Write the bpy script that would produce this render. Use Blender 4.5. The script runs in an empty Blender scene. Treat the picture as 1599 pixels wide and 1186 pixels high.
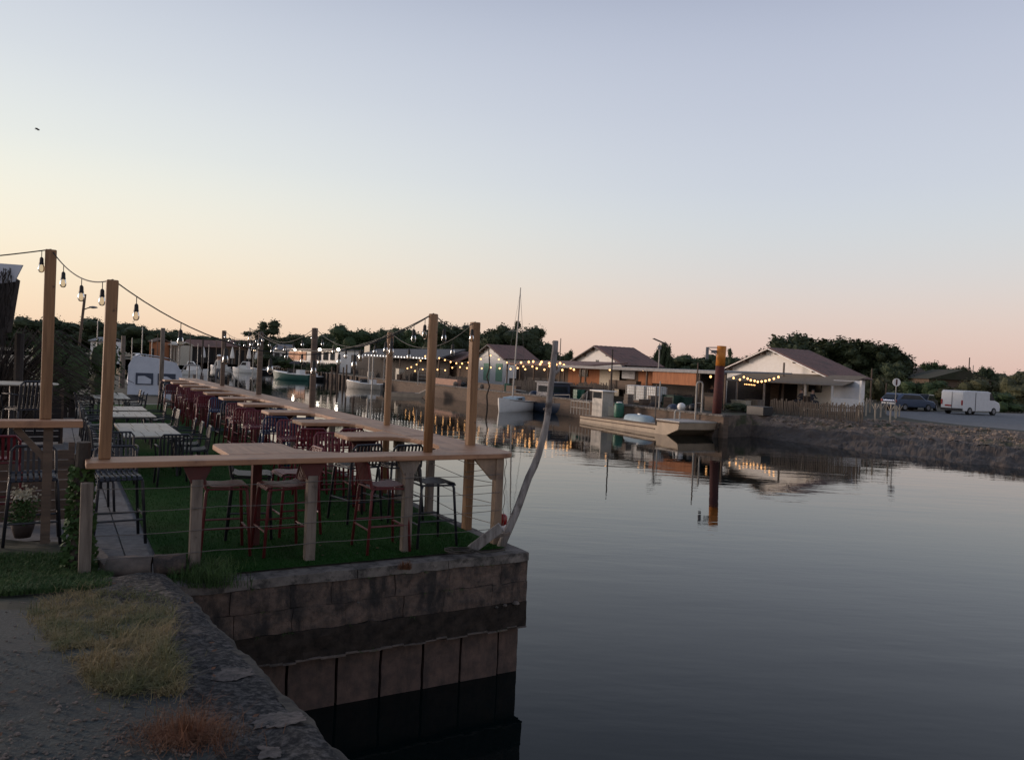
import bpy, math, random
from mathutils import Vector, Matrix, noise
random.seed(7)
rad = math.radians
C = bpy.context.scene.collection
SC = bpy.context.scene

# ------------------------------------------------------------------ camera
FPX = 1220.0
PITCH = math.atan(22/FPX); ROLL = rad(2.5); EYE = Vector((0, 0, 2.2))
CF = Vector((0, math.cos(PITCH), -math.sin(PITCH)))
_u0 = Vector((0, math.sin(PITCH), math.cos(PITCH))); _r0 = Vector((1, 0, 0))
CR = math.cos(ROLL)*_r0 + math.sin(ROLL)*_u0
CU = -math.sin(ROLL)*_r0 + math.cos(ROLL)*_u0
cd = bpy.data.cameras.new('camera'); cam = bpy.data.objects.new('camera', cd); C.objects.link(cam)
cd.sensor_width = 36; cd.lens = 36*FPX/1599; cd.clip_start = .05; cd.clip_end = 3000
M = Matrix((CR, CU, -CF)).transposed().to_4x4(); M.translation = EYE
cam.matrix_world = M
SC.camera = cam

def U(x, y, z=0.0):            # the point at height z seen along a sight line of the photograph
    d = CF*FPX + CR*(x-799.5) - CU*(y-593)
    t = (z-EYE.z)/d.z
    return EYE + d*t
def PX(q):
    d = Vector(q)-EYE; k = FPX/d.dot(CF)
    return 799.5+k*d.dot(CR), 593-k*d.dot(CU)
def ZAT(x, y, px_y):           # height of the point above (x, y) that is seen at picture row px_y
    z = 2.0
    for _ in range(8):
        e = px_y - PX((x, y, z))[1]
        z -= e*math.hypot(x, y)/FPX
    return z
def XYD(px, dist, py=575):     # ground position at picture column px, distance dist
    d = CF*FPX + CR*(px-799.5) - CU*(py-593)
    return EYE.x+d.x/d.y*dist, dist

# ------------------------------------------------------------------ world
w = bpy.data.worlds.new('World'); SC.world = w; w.use_nodes = True
nt = w.node_tree; N = nt.nodes; L = nt.links; N.clear()
out = N.new('ShaderNodeOutputWorld'); bg = N.new('ShaderNodeBackground'); L.new(bg.outputs[0], out.inputs[0])
tc = N.new('ShaderNodeTexCoord'); sep = N.new('ShaderNodeSeparateXYZ'); L.new(tc.outputs['Generated'], sep.inputs[0])
def mth(op, a, b=None, c=None):
    n = N.new('ShaderNodeMath'); n.operation = op
    for i, v in enumerate((a, b, c)):
        if v is None: continue
        if isinstance(v, (int, float)): n.inputs[i].default_value = v
        else: L.new(v, n.inputs[i])
    return n.outputs[0]
def s2l(c): return tuple(((v/255)/12.92 if v/255 <= .04045 else ((v/255+.055)/1.055)**2.4) for v in c)
elev = mth('DIVIDE', mth('ARCSINE', sep.outputs[2]), math.pi/2)     # -1..1
def ramp(stops):
    r = N.new('ShaderNodeValToRGB'); L.new(elev, r.inputs[0]); r.color_ramp.interpolation = 'B_SPLINE'
    el = r.color_ramp.elements
    while len(el) > 1: el.remove(el[0])
    el[0].position = stops[0][0]/90; el[0].color = (*s2l(stops[0][1]), 1)
    for e, c in stops[1:]:
        n = el.new(e/90); n.color = (*s2l(c), 1)
    return r.outputs[0]
SUNAZ = rad(-70)       # sunset glow is off to the left of the view (+Y forward)
gl = (math.sin(SUNAZ), math.cos(SUNAZ))
glow = ramp([(0, (248, 214, 180)), (2, (252, 225, 194)), (4.5, (253, 236, 207)), (7, (253, 243, 221)), (10, (248, 245, 229)), (13, (236, 240, 234)), (18, (220, 226, 232)), (25, (195, 203, 218)), (45, (130, 142, 168)), (90, (88, 98, 134))])
away = ramp([(0, (220, 186, 174)), (2, (226, 198, 186)), (4.5, (226, 210, 202)), (7, (218, 215, 214)), (10, (211, 217, 222)), (13, (205, 212, 224)), (18, (196, 203, 219)), (25, (181, 189, 210)), (45, (108, 121, 150)), (90, (74, 87, 114))])
dot = mth('ADD', mth('MULTIPLY', sep.outputs[0], gl[0]), mth('MULTIPLY', sep.outputs[1], gl[1]))
fac = N.new('ShaderNodeMapRange'); fac.interpolation_type = 'SMOOTHSTEP'
L.new(dot, fac.inputs[0]); fac.inputs[1].default_value = -.05; fac.inputs[2].default_value = 1.0
mx = N.new('ShaderNodeMix'); mx.data_type = 'RGBA'
L.new(fac.outputs[0], mx.inputs[0]); L.new(away, mx.inputs[6]); L.new(glow, mx.inputs[7])
sky = N.new('ShaderNodeTexSky'); sky.sky_type = 'NISHITA'; sky.sun_disc = False
sky.sun_elevation = rad(1.0); sky.sun_rotation = SUNAZ; sky.air_density = 1.2; sky.dust_density = 1.5
sc_ = N.new('ShaderNodeMix'); sc_.data_type = 'RGBA'; sc_.blend_type = 'MULTIPLY'; sc_.inputs[0].default_value = 1
L.new(sky.outputs[0], sc_.inputs[6]); sc_.inputs[7].default_value = (.5, .5, .5, 1)
m2 = N.new('ShaderNodeMix'); m2.data_type = 'RGBA'; m2.inputs[0].default_value = .03
L.new(mx.outputs[2], m2.inputs[6]); L.new(sc_.outputs[2], m2.inputs[7])
L.new(m2.outputs[2], bg.inputs[0]); bg.inputs[1].default_value = 1.0
# soft afterglow from the sunset side
sl = bpy.data.lights.new('sun', 'SUN'); so = bpy.data.objects.new('sun', sl); C.objects.link(so)
sl.energy = 2.5; sl.angle = rad(16); sl.color = (1, .78, .64)
sd = Vector((gl[0]*math.cos(rad(6)), gl[1]*math.cos(rad(6)), math.sin(rad(6))))
so.rotation_euler = (-sd).to_track_quat('-Z', 'Y').to_euler()
SC.view_settings.view_transform = 'Standard'; SC.view_settings.look = 'None'
SC.view_settings.exposure = 0; SC.view_settings.gamma = 1

# ------------------------------------------------------------------ materials
MATS = {}
def mat(name, c1, c2=None, scale=6, rough=.75, bump=.15, metal=0, stretch=(1, 1, 1), detail=6, lo=.35, hi=.65, dirt=None, dscale=1.2, dlo=.5, dhi=.7, spec=.5, trans=0, bdist=.02, dstretch=None):
    if name in MATS: return MATS[name]
    m = bpy.data.materials.new(name); m.use_nodes = True; MATS[name] = m
    n = m.node_tree.nodes; l = m.node_tree.links; b = n['Principled BSDF']
    b.inputs['Roughness'].default_value = rough; b.inputs['Metallic'].default_value = metal
    b.inputs['Specular IOR Level'].default_value = spec
    if trans: b.inputs['Transmission Weight'].default_value = trans
    if c2 is None: c2 = tuple(v*.75 for v in c1)
    t = n.new('ShaderNodeTexCoord'); mp = n.new('ShaderNodeMapping'); mp.inputs['Scale'].default_value = stretch
    l.new(t.outputs['Object'], mp.inputs[0])
    ns = n.new('ShaderNodeTexNoise'); ns.inputs['Scale'].default_value = scale; ns.inputs['Detail'].default_value = detail
    ns.inputs['Roughness'].default_value = .65
    l.new(mp.outputs[0], ns.inputs[0])
    r = n.new('ShaderNodeValToRGB'); l.new(ns.outputs[0], r.inputs[0])
    r.color_ramp.elements[0].position = lo; r.color_ramp.elements[1].position = hi
    r.color_ramp.elements[0].color = (*c1, 1); r.color_ramp.elements[1].color = (*c2, 1)
    col = r.outputs[0]
    if dirt:
        n2 = n.new('ShaderNodeTexNoise'); n2.inputs['Scale'].default_value = dscale; n2.inputs['Detail'].default_value = 8
        n2.inputs['Roughness'].default_value = .7
        if dstretch:
            mp2 = n.new('ShaderNodeMapping'); mp2.inputs['Scale'].default_value = dstretch; l.new(t.outputs['Object'], mp2.inputs[0]); l.new(mp2.outputs[0], n2.inputs[0])
        else: l.new(t.outputs['Object'], n2.inputs[0])
        r2 = n.new('ShaderNodeMapRange'); l.new(n2.outputs[0], r2.inputs[0]); r2.inputs[1].default_value = dlo; r2.inputs[2].default_value = dhi
        x = n.new('ShaderNodeMix'); x.data_type = 'RGBA'; l.new(r2.outputs[0], x.inputs[0]); l.new(col, x.inputs[6]); x.inputs[7].default_value = (*dirt, 1)
        col = x.outputs[2]
    l.new(col, b.inputs['Base Color'])
    if bump:
        bp = n.new('ShaderNodeBump'); bp.inputs['Strength'].default_value = bump; bp.inputs['Distance'].default_value = bdist
        l.new(ns.outputs[0], bp.inputs['Height']); l.new(bp.outputs[0], b.inputs['Normal'])
    return m
def emit(name, col, strength):
    if name in MATS: return MATS[name]
    m = bpy.data.materials.new(name); m.use_nodes = True; MATS[name] = m
    b = m.node_tree.nodes['Principled BSDF']
    b.inputs['Base Color'].default_value = (*col, 1)
    b.inputs['Emission Color'].default_value = (*col, 1); b.inputs['Emission Strength'].default_value = strength
    return m
m_timber = mat('larch_timber', (.33, .18, .085), (.17, .085, .038), 16, .65, .4, stretch=(1, 1, .06), dirt=(.07, .035, .02), dscale=6, dlo=.63, dhi=.69)
m_board = mat('oiled_board', (.44, .235, .13), (.27, .135, .072), 14, .55, .3, stretch=(.07, 1, 1), dirt=(.19, .095, .055), dscale=3, dlo=.52, dhi=.72)
m_boardy = mat('oiled_board_long', (.44, .235, .13), (.27, .135, .072), 14, .55, .3, stretch=(1, .07, 1), dirt=(.19, .095, .055), dscale=3, dlo=.52, dhi=.72)
m_oldpost = mat('weathered_post', (.23, .185, .15), (.10, .078, .063), 14, .85, .5, stretch=(1, 1, .1), dirt=(.07, .055, .045), dscale=5, dlo=.58, dhi=.7)
m_palings = mat('grey_paling', (.078, .062, .050), (.040, .032, .027), 8, .85, .3, stretch=(1, 1, .2))
m_drift = mat('driftwood', (.36, .33, .31), (.17, .15, .14), 16, .9, .8, stretch=(1, 1, .15), dirt=(.08, .065, .06), dscale=5, dlo=.55, dhi=.68)
m_black = mat('black_painted_metal', (.012, .013, .018), (.02, .022, .03), 20, .45, .05)
m_maroon = mat('maroon_painted_metal', (.16, .013, .022), (.11, .01, .018), 20, .45, .05)
m_red = mat('faded_red_painted_metal', (.13, .020, .022), (.09, .013, .015), 20, .5, .05)
m_blue = mat('dark_blue_painted_metal', (.014, .035, .10), (.012, .025, .07), 20, .45, .05)
m_lawn = mat('artificial_lawn', (.013, .050, .010), (.024, .075, .014), 60, 1.0, .6, dirt=(.022, .046, .012), dscale=1.5, bdist=.03, spec=.1)
m_green = mat('grass_blade_green', (.03, .07, .015), (.055, .10, .02), 3, .8, 0)
m_straw = mat('dry_grass_blade', (.23, .165, .07), (.085, .095, .03), 2.2, .8, 0, detail=3, lo=.4, hi=.6)
m_rusty = mat('red_brown_grass_blade', (.19, .075, .035), (.09, .05, .025), 5, .85, 0)
m_asphalt = mat('asphalt', (.058, .068, .064), (.018, .023, .022), 55, .92, .8, dirt=(.028, .032, .033), dscale=1.0, bdist=.01)
m_paver = mat('grey_paver', (.20, .19, .18), (.13, .125, .12), 12, .85, .2, dirt=(.09, .085, .08), dscale=1.5)
m_stonecap = mat('parapet_cap_stone', (.013, .013, .014), (.20, .18, .165), 26, .95, 1.0, detail=12, lo=.45, hi=.72, dirt=(.16, .135, .115), dscale=3.2, dlo=.60, dhi=.66, bdist=.05)
m_mortar = mat('edge_mortar', (.10, .085, .066), (.035, .03, .025), 9, .95, .8, bdist=.03)
m_lichen = mat('lichened_stone', (.17, .14, .12), (.045, .04, .036), 26, .95, .9, detail=12, lo=.42, hi=.68)
m_concrete = mat('quay_concrete', (.19, .15, .125), (.12, .095, .08), 4, .9, .4, dirt=(.05, .045, .04), dscale=1.8, dlo=.45, dhi=.65)
m_cap = mat('quay_cap_concrete', (.22, .19, .165), (.11, .095, .085), 6, .9, .5, dirt=(.05, .045, .04), dscale=5, dlo=.48, dhi=.6)
m_brick = mat('weathered_block', (.17, .115, .088), (.05, .041, .036), 8, .95, .9, detail=12, lo=.36, hi=.66, dirt=(.028, .024, .022), dscale=4.5, dlo=.46, dhi=.62, bdist=.04, dstretch=(1, 1, .35))
m_algae = mat('wet_algae_stone', (.020, .017, .015), (.055, .042, .034), 7, .95, .9, spec=.15, detail=9)
m_panel = mat('stained_panel', (.14, .088, .068), (.065, .045, .038), 6, .85, .6, detail=12, dstretch=(1, 1, .25), dirt=(.03, .025, .022), dscale=5, dlo=.5, dhi=.75)
m_white = mat('white_gelcoat', (.84, .82, .78), (.76, .74, .70), 3, .4, .03)
m_whitewall = mat('white_render', (.86, .83, .79), (.80, .76, .71), 2, .85, .1)
m_tile = mat('clay_roof_tile', (.27, .15, .12), (.15, .085, .07), 7, .85, .5, stretch=(1, 1, 1), dirt=(.10, .075, .06), dscale=.6)
m_slate = mat('dark_roof_sheet', (.05, .055, .07), (.035, .037, .045), 3, .7, .1)
m_greyroof = mat('grey_roof_edge', (.22, .22, .23), (.15, .15, .155), 3, .6, .1)
m_orangewall = mat('orange_timber_wall', (.42, .16, .065), (.30, .11, .045), 5, .8, .2, stretch=(1, 1, .2))
m_plank = mat('brown_plank', (.15, .10, .07), (.085, .06, .045), 6, .85, .3, stretch=(.3, .3, 2))
m_darkwood = mat('dark_shed_wood', (.035, .027, .024), (.02, .016, .015), 6, .85, .3)
m_dark = mat('dark_interior', (.010, .009, .009), (.006, .006, .006), 4, .8, 0)
m_awning = mat('beige_awning', (.19, .155, .115), (.15, .12, .09), 3, .85, .05)
m_shutter = mat('pale_green_shutter', (.30, .50, .33), (.24, .42, .28), 4, .7, .05)
m_glass = mat('window_glass', (.03, .035, .04), (.02, .025, .03), 2, .1, 0)
m_alu = mat('dull_aluminium', (.46, .42, .37), (.34, .31, .27), 3, .5, .1)
m_tanhull = mat('tan_hull', (.44, .34, .24), (.33, .25, .18), 2, .6, .08)
m_blackhull = mat('black_hull', (.012, .013, .016), (.02, .02, .022), 3, .5, .03)
m_bluehull = mat('slate_blue_hull', (.035, .05, .085), (.025, .035, .06), 3, .5, .03)
m_dkgreen = mat('dark_green_box', (.012, .045, .03), None, 3, .7, .05)
m_greenhull = mat('sea_green_hull', (.035, .12, .10), (.03, .09, .08), 3, .4, .03)
m_rust = mat('rusted_steel', (.10, .022, .018), (.06, .018, .016), 5, .8, .3)
m_orange = mat('orange_paint', (.62, .22, .025), (.48, .16, .02), 3, .6, .1)
m_bank = mat('stony_bank_soil', (.24, .18, .14), (.09, .068, .055), 1.6, .95, .8, detail=10, dirt=(.045, .05, .022), dscale=.5, dlo=.5, dhi=.62, bdist=.15)
m_mud = mat('wet_bank_mud', (.085, .064, .050), (.045, .035, .028), 2.5, .8, .6, detail=9, bdist=.06)
m_stone = mat('bank_stone', (.31, .24, .19), (.15, .115, .09), 2, .9, .4)
m_gravel = mat('gravel_lot', (.20, .20, .20), (.13, .13, .135), 3, .95, .3)
m_soil = mat('rough_ground', (.055, .048, .034), (.028, .034, .016), .8, .95, .4)
m_leg = mat('greyed_larch', (.34, .235, .16), (.22, .15, .10), 5, .7, .25, stretch=(1, 1, .12), dirt=(.14, .10, .08), dscale=2.5)
m_bark = mat('bark', (.06, .045, .035), (.03, .024, .02), 4, .9, .4)
m_leafd = mat('dark_pine_foliage', (.024, .036, .014), (.044, .062, .022), .6, .8, 0)
m_leafm = mat('mid_green_foliage', (.045, .075, .022), (.025, .045, .016), .6, .8, 0)
m_leafb = mat('olive_foliage', (.075, .075, .030), (.04, .045, .02), .5, .8, 0)
m_wire = mat('steel_cable', (.16, .14, .12), (.12, .10, .09), 20, .5, 0, metal=.3)
m_cable = mat('black_rubber_cable', (.012, .012, .012), None, 20, .6, 0)
m_ibc = mat('white_plastic_tank', (.60, .62, .62), (.5, .52, .52), 3, .5, 0)
m_cream = mat('cream_tabletop', (.55, .50, .40), (.46, .41, .33), 5, .6, .1)
m_skin = mat('skin', (.42, .25, .18), None, 5, .6, 0)
m_cloth = mat('pale_shirt', (.62, .60, .55), None, 5, .9, 0)
m_darkcloth = mat('dark_clothes', (.03, .03, .04), None, 5, .9, 0)
m_carblue = mat('blue_grey_car_paint', (.10, .13, .20), (.09, .12, .18), 3, .3, 0, metal=.5)
m_cardark = mat('dark_car_paint', (.03, .03, .035), None, 3, .3, 0, metal=.3)
m_vanw = mat('white_van_paint', (.62, .63, .64), (.56, .57, .58), 3, .4, 0)
m_tyre = mat('tyre_rubber', (.015, .015, .015), None, 9, .8, 0)
m_redlens = mat('red_lens', (.35, .02, .02), None, 9, .3, 0)
m_barrel = mat('green_plastic', (.02, .13, .08), (.015, .09, .06), 4, .5, 0)
m_paleblue = mat('pale_blue_grp', (.34, .43, .47), (.28, .36, .40), 3, .5, 0)
m_sheet = mat('white_tarpaulin', (.55, .58, .64), (.47, .50, .56), 2, .6, .1)
m_petal = mat('white_petals', (.62, .58, .46), None, 9, .8, 0)
m_terra = mat('dark_pot', (.06, .04, .035), None, 5, .8, 0)
e_warm = emit('warm_bulb_glow', (1, .50, .19), 3.4)
e_white = emit('white_bulb_glow', (1, .90, .74), 16)
def bulb_glass():      # thin clear glass: mostly see-through, with a reflecting rim
    m = bpy.data.materials.new('clear_bulb_glass'); m.use_nodes = True
    n = m.node_tree.nodes; l = m.node_tree.links; n.remove(n['Principled BSDF'])
    tr = n.new('ShaderNodeBsdfTransparent'); tr.inputs[0].default_value = (.80, .76, .68, 1)
    gl_ = n.new('ShaderNodeBsdfGlossy'); gl_.inputs['Roughness'].default_value = .08; gl_.inputs[0].default_value = (.8, .8, .8, 1)
    fr = n.new('ShaderNodeFresnel'); fr.inputs[0].default_value = 1.5
    mx_ = n.new('ShaderNodeMixShader'); l.new(fr.outputs[0], mx_.inputs[0]); l.new(tr.outputs[0], mx_.inputs[1]); l.new(gl_.outputs[0], mx_.inputs[2])
    l.new(mx_.outputs[0], n['Material Output'].inputs[0]); return m
m_bulb = bulb_glass()
def water_mat():
    m = bpy.data.materials.new('harbour_water'); m.use_nodes = True
    n = m.node_tree.nodes; l = m.node_tree.links; b = n['Principled BSDF']
    b.inputs['Base Color'].default_value = (.003, .007, .007, 1); b.inputs['Roughness'].default_value = .007
    b.inputs['IOR'].default_value = 1.26; b.inputs['Specular Tint'].default_value = (.90, 1, .97, 1)
    t = n.new('ShaderNodeTexCoord'); h = None
    for sx, sy, sc, st in ((.5, 1.6, 1.1, 1.0), (1.0, 3.0, 2.6, .25), (.25, .8, .5, 2.6)):
        mp = n.new('ShaderNodeMapping'); mp.inputs['Scale'].default_value = (sx, sy, 1); mp.inputs['Rotation'].default_value = (0, 0, rad(12))
        l.new(t.outputs['Object'], mp.inputs[0])
        ns = n.new('ShaderNodeTexNoise'); ns.inputs['Scale'].default_value = sc; ns.inputs['Detail'].default_value = 2; l.new(mp.outputs[0], ns.inputs[0])
        k = n.new('ShaderNodeMath'); k.operation = 'MULTIPLY'; l.new(ns.outputs[0], k.inputs[0]); k.inputs[1].default_value = st
        if h is None: h = k.outputs[0]
        else:
            a = n.new('ShaderNodeMath'); a.operation = 'ADD'; l.new(h, a.inputs[0]); l.new(k.outputs[0], a.inputs[1]); h = a.outputs[0]
    bp = n.new('ShaderNodeBump'); bp.inputs['Strength'].default_value = .5; bp.inputs['Distance'].default_value = .007
    pn = n.new('ShaderNodeTexNoise'); pn.inputs['Scale'].default_value = .09; pn.inputs['Detail'].default_value = 3; l.new(t.outputs['Object'], pn.inputs[0])
    pr = n.new('ShaderNodeMapRange'); l.new(pn.outputs[0], pr.inputs[0]); pr.inputs[1].default_value = .42; pr.inputs[2].default_value = .62; pr.inputs[3].default_value = .38; pr.inputs[4].default_value = .85
    l.new(pr.outputs[0], bp.inputs['Strength'])
    l.new(h, bp.inputs['Height']); l.new(bp.outputs[0], b.inputs['Normal'])
    return m
m_water = water_mat()

# ------------------------------------------------------------------ mesh helpers
class MB:
    def __init__(s): s.v = []; s.f = []; s.mi = []; s.cur = 0
    def face(s, pts):
        i = len(s.v); s.v += [tuple(p) for p in pts]; s.f.append(tuple(range(i, i+len(pts)))); s.mi.append(s.cur)
    def box(s, c, d, ax=None, tw=0):
        c = Vector(c); X, Y, Z = (Vector((1, 0, 0)), Vector((0, 1, 0)), Vector((0, 0, 1))) if ax is None else ax
        if tw: r = Matrix.Rotation(tw, 3, 'Z'); X, Y = r@X, r@Y
        i = len(s.v)
        for k in (-.5, .5):
            for j in (-.5, .5):
                for h in (-.5, .5):
                    s.v.append(tuple(c+X*d[0]*h+Y*d[1]*j+Z*d[2]*k))
        for q in ((0, 2, 3, 1), (4, 5, 7, 6), (0, 1, 5, 4), (2, 6, 7, 3), (0, 4, 6, 2), (1, 3, 7, 5)):
            s.f.append(tuple(i+a for a in q)); s.mi.append(s.cur)
        return s
    def beam(s, p0, p1, w, h, up=(0, 0, 1)):
        p0, p1 = Vector(p0), Vector(p1); Z = (p1-p0); ln = Z.length
        if ln < 1e-6: return s
        Z = Z/ln; upv = Vector(up)
        if abs(Z.dot(upv)) > .98: upv = Vector((0, 1, 0))
        X = upv.cross(Z).normalized(); Y = Z.cross(X)
        return s.box((p0+p1)/2, (w, h, ln), (X, Y, Z))
    def tube(s, pts, r, n=6, cap=True, rr=None):
        pts = [Vector(p) for p in pts]; i0 = len(s.v); m = len(pts); px = None
        for k, p in enumerate(pts):
            t = (pts[min(k+1, m-1)]-pts[max(k-1, 0)]).normalized()
            if px is None: px = t.orthogonal().normalized()
            px = (px - t*px.dot(t)).normalized(); py = t.cross(px)
            R = rr[k] if rr else r
            for j in range(n):
                a = 2*math.pi*j/n; s.v.append(tuple(p+px*(R*math.cos(a))+py*(R*math.sin(a))))
        for k in range(m-1):
            for j in range(n):
                a = i0+k*n+j; b = i0+k*n+(j+1) % n
                s.f.append((a, b, b+n, a+n)); s.mi.append(s.cur)
        if cap:
            s.f.append(tuple(i0+j for j in reversed(range(n)))); s.mi.append(s.cur)
            s.f.append(tuple(i0+(m-1)*n+j for j in range(n))); s.mi.append(s.cur)
        return s
    def prism(s, poly, z0, z1):
        n = len(poly); i = len(s.v)
        ar = sum(poly[k][0]*poly[(k+1) % n][1]-poly[(k+1) % n][0]*poly[k][1] for k in range(n))
        if ar < 0: poly = poly[::-1]
        s.v += [(p[0], p[1], z0) for p in poly]+[(p[0], p[1], z1) for p in poly]
        s.f.append(tuple(i+k for k in reversed(range(n)))); s.f.append(tuple(i+n+k for k in range(n))); s.mi += [s.cur]*2
        for k in range(n):
            s.f.append((i+k, i+(k+1) % n, i+n+(k+1) % n, i+n+k)); s.mi.append(s.cur)
        return s
    def extr(s, poly, o, X, Y, W, d):     # polygon in the X/Y plane at o, extruded by d along W
        n = len(poly); i = len(s.v); o = Vector(o); X = Vector(X); Y = Vector(Y); W = Vector(W)
        for k in (0, d):
            s.v += [tuple(o+X*a+Y*b+W*k) for a, b in poly]
        s.f.append(tuple(i+k for k in reversed(range(n)))); s.f.append(tuple(i+n+k for k in range(n))); s.mi += [s.cur]*2
        for k in range(n):
            s.f.append((i+k, i+(k+1) % n, i+n+(k+1) % n, i+n+k)); s.mi.append(s.cur)
        return s
    def lathe(s, prof, c=(0, 0, 0), n=10, sx=1, sy=1):
        i0 = len(s.v)
        for r, z in prof:
            for j in range(n):
                a = 2*math.pi*j/n; s.v.append((c[0]+r*math.cos(a)*sx, c[1]+r*math.sin(a)*sy, c[2]+z))
        for k in range(len(prof)-1):
            for j in range(n):
                a = i0+k*n+j; b = i0+k*n+(j+1) % n
                s.f.append((a, b, b+n, a+n)); s.mi.append(s.cur)
        s.f.append(tuple(i0+j for j in reversed(range(n)))); s.mi.append(s.cur)
        s.f.append(tuple(i0+(len(prof)-1)*n+j for j in range(n))); s.mi.append(s.cur)
        return s
    def grid(s, fn, nu, nv):
        i = len(s.v)
        for a in range(nu+1):
            for b in range(nv+1): s.v.append(tuple(fn(a/nu, b/nv)))
        for a in range(nu):
            for b in range(nv):
                k = i+a*(nv+1)+b; s.f.append((k, k+nv+1, k+nv+2, k+1)); s.mi.append(s.cur)
        return s
    def build(s, name, mats, parent=None, smooth=False, bevel=0, loc=None):
        me = bpy.data.meshes.new(name); me.from_pydata(s.v, [], s.f)
        if not isinstance(mats, (list, tuple)): mats = [mats]
        for m in mats: me.materials.append(m)
        if len(mats) > 1: me.polygons.foreach_set('material_index', s.mi)
        if smooth: me.polygons.foreach_set('use_smooth', [True]*len(me.polygons))
        me.update()
        o = bpy.data.objects.new(name, me); C.objects.link(o)
        if parent is not None: o.parent = parent
        if loc is not None: o.location = loc
        if bevel:
            b = o.modifiers.new('bevel', 'BEVEL'); b.width = bevel; b.segments = 2; b.limit_method = 'ANGLE'; b.angle_limit = rad(40)
        return o
def tag(o, label=None, cat=None, group=None, kind=None):
    if label: o['label'] = label
    if cat: o['category'] = cat
    if group: o['group'] = group
    if kind: o['kind'] = kind
    return o
def thing(name, label, cat, loc=(0, 0, 0), rz=0, group=None):
    o = bpy.data.objects.new(name, None); C.objects.link(o); o.empty_display_size = .2
    o.location = loc; o.rotation_euler = (0, 0, rz)
    return tag(o, label, cat, group)
def struct(name, mb, m, smooth=False): return tag(mb.build(name, m, None, smooth), kind='structure')
KIDS = {}
def kids(o): return list(o.children)
def dup(root, loc, rz=0, label=None, mats=None, scale=None):
    def cp(o, par):
        c = o.copy(); C.objects.link(c); c.parent = par
        if mats and o.type == 'MESH':
            for i, sl_ in enumerate(c.material_slots):
                nm_ = mats.get(sl_.material)
                if nm_: sl_.link = 'OBJECT'; sl_.material = nm_
        for k in kids(o): cp(k, c)
        return c
    r = cp(root, None); r.location = loc; r.rotation_euler = (0, 0, rz)
    if scale: r.scale = scale
    if label: r['label'] = label
    return r
def lerp(a, b, t): return a+(b-a)*t
ORD = ['first', 'second', 'third', 'fourth', 'fifth', 'sixth', 'seventh', 'eighth', 'ninth', 'tenth', 'eleventh', 'twelfth', 'thirteenth', 'fourteenth', 'fifteenth', 'sixteenth']

# terrace frame: a runs left along the quay front, b runs back along the channel
TH = rad(30.4); Vd = Vector((-math.sin(TH), math.cos(TH), 0)); Wd = Vector((math.cos(TH), math.sin(TH), 0))
O3 = U(826, 862, 0)
def T(a, b, z=0.0): p = O3-Wd*a+Vd*b; return Vector((p.x, p.y, z))
TZ = math.atan2(Wd.y, Wd.x)          # rotation that lays local +X on Wd and +Y on Vd
def AB(x, y, z):
    q = U(x, y, z)-O3; q.z = 0; return -q.dot(Wd), q.dot(Vd)
AX = (Wd, Vd, Vector((0, 0, 1)))
# far quay frame: s runs away along the channel, t runs inland
Q0 = U(1130, 650, -.2); V2 = Vector((-.475, .88, 0)); W2 = Vector((.88, .475, 0))
QZ = math.atan2(W2.y, W2.x)
def Q(s, t, z=0.0): p = Q0+V2*s+W2*t; return Vector((p.x, p.y, z))
def SQ(px, t, py=580):     # distance along the far quay of the point seen in column px at inland offset t
    d = CF*FPX + CR*(px-799.5) - CU*(py-593)
    o = Q0+W2*t; det = d.x*(-V2.y)+d.y*V2.x
    return (d.x*o.y-d.y*o.x)/(-d.x*V2.y+d.y*V2.x)
AQ = (W2, V2, Vector((0, 0, 1)))
WATER = -1.45; LAND = -.2
# ------------------------------------------------------------------ water and land
mb = MB(); mb.face([(-600, -60, WATER), (600, -60, WATER), (600, 900, WATER), (-600, 900, WATER)])
struct('water', mb, m_water)
bankw = [Q(.3, -.5, WATER), U(1172, 681, WATER), U(1290, 696, WATER), U(1400, 710, WATER), U(1500, 721, WATER), U(1599, 731, WATER), Vector((26, 14, WATER)), Vector((24, -30, WATER))]
bankt = [Q(.2, .3, LAND), U(1180, 648, LAND), U(1300, 653, LAND), U(1400, 657, LAND), U(1500, 666, LAND), U(1599, 675, LAND), Vector((32, 14, LAND)), Vector((30, -30, LAND))]
mb = MB()       # land as one sheet with the channel cut out of it
far_s = 172
mb.face([Q(0, .05, LAND), *[p.copy() for p in bankt], (700, -30, LAND), (700, 800, LAND), Q(far_s, 700, LAND), Q(far_s, 0, LAND)])
mb.face([T(-.02, 28, LAND), T(-.02, 330, LAND), T(600, 330, LAND), T(600, 28, LAND)])
mb.face([Q(far_s, 0, LAND), Q(far_s, 700, LAND), Q(1200, 700, LAND), Q(1200, -700, LAND), Q(far_s, -700, LAND)])
struct('ground', mb, m_soil)
def bank_fn(u, v):
    k = u*(len(bankw)-1); i = min(int(k), len(bankw)-2); f = k-i
    a = bankw[i].lerp(bankw[i+1], f); b = bankt[i].lerp(bankt[i+1], f)
    a = a+(a-b)*.25
    p = a.lerp(b, v)
    n = noise.noise(p*1.1)*.20+noise.noise(p*3.1)*.10+noise.noise(p*8)*.06
    e = math.sin(math.pi*v)**.5
    prof = .18*math.sin(v*math.pi)
    return p+Vector((0, 0, (n+prof)*e+.03*v))
mb = MB(); mb.grid(lambda u, v: bank_fn(u, .50+.5*v), 260, 16); struct('bank', mb, m_bank)
mb = MB(); mb.grid(lambda u, v: bank_fn(u, .51*v)+Vector((0, 0, .012*noise.noise(bank_fn(u, v)*9))), 260, 14); struct('mud_bank', mb, m_mud)
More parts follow.
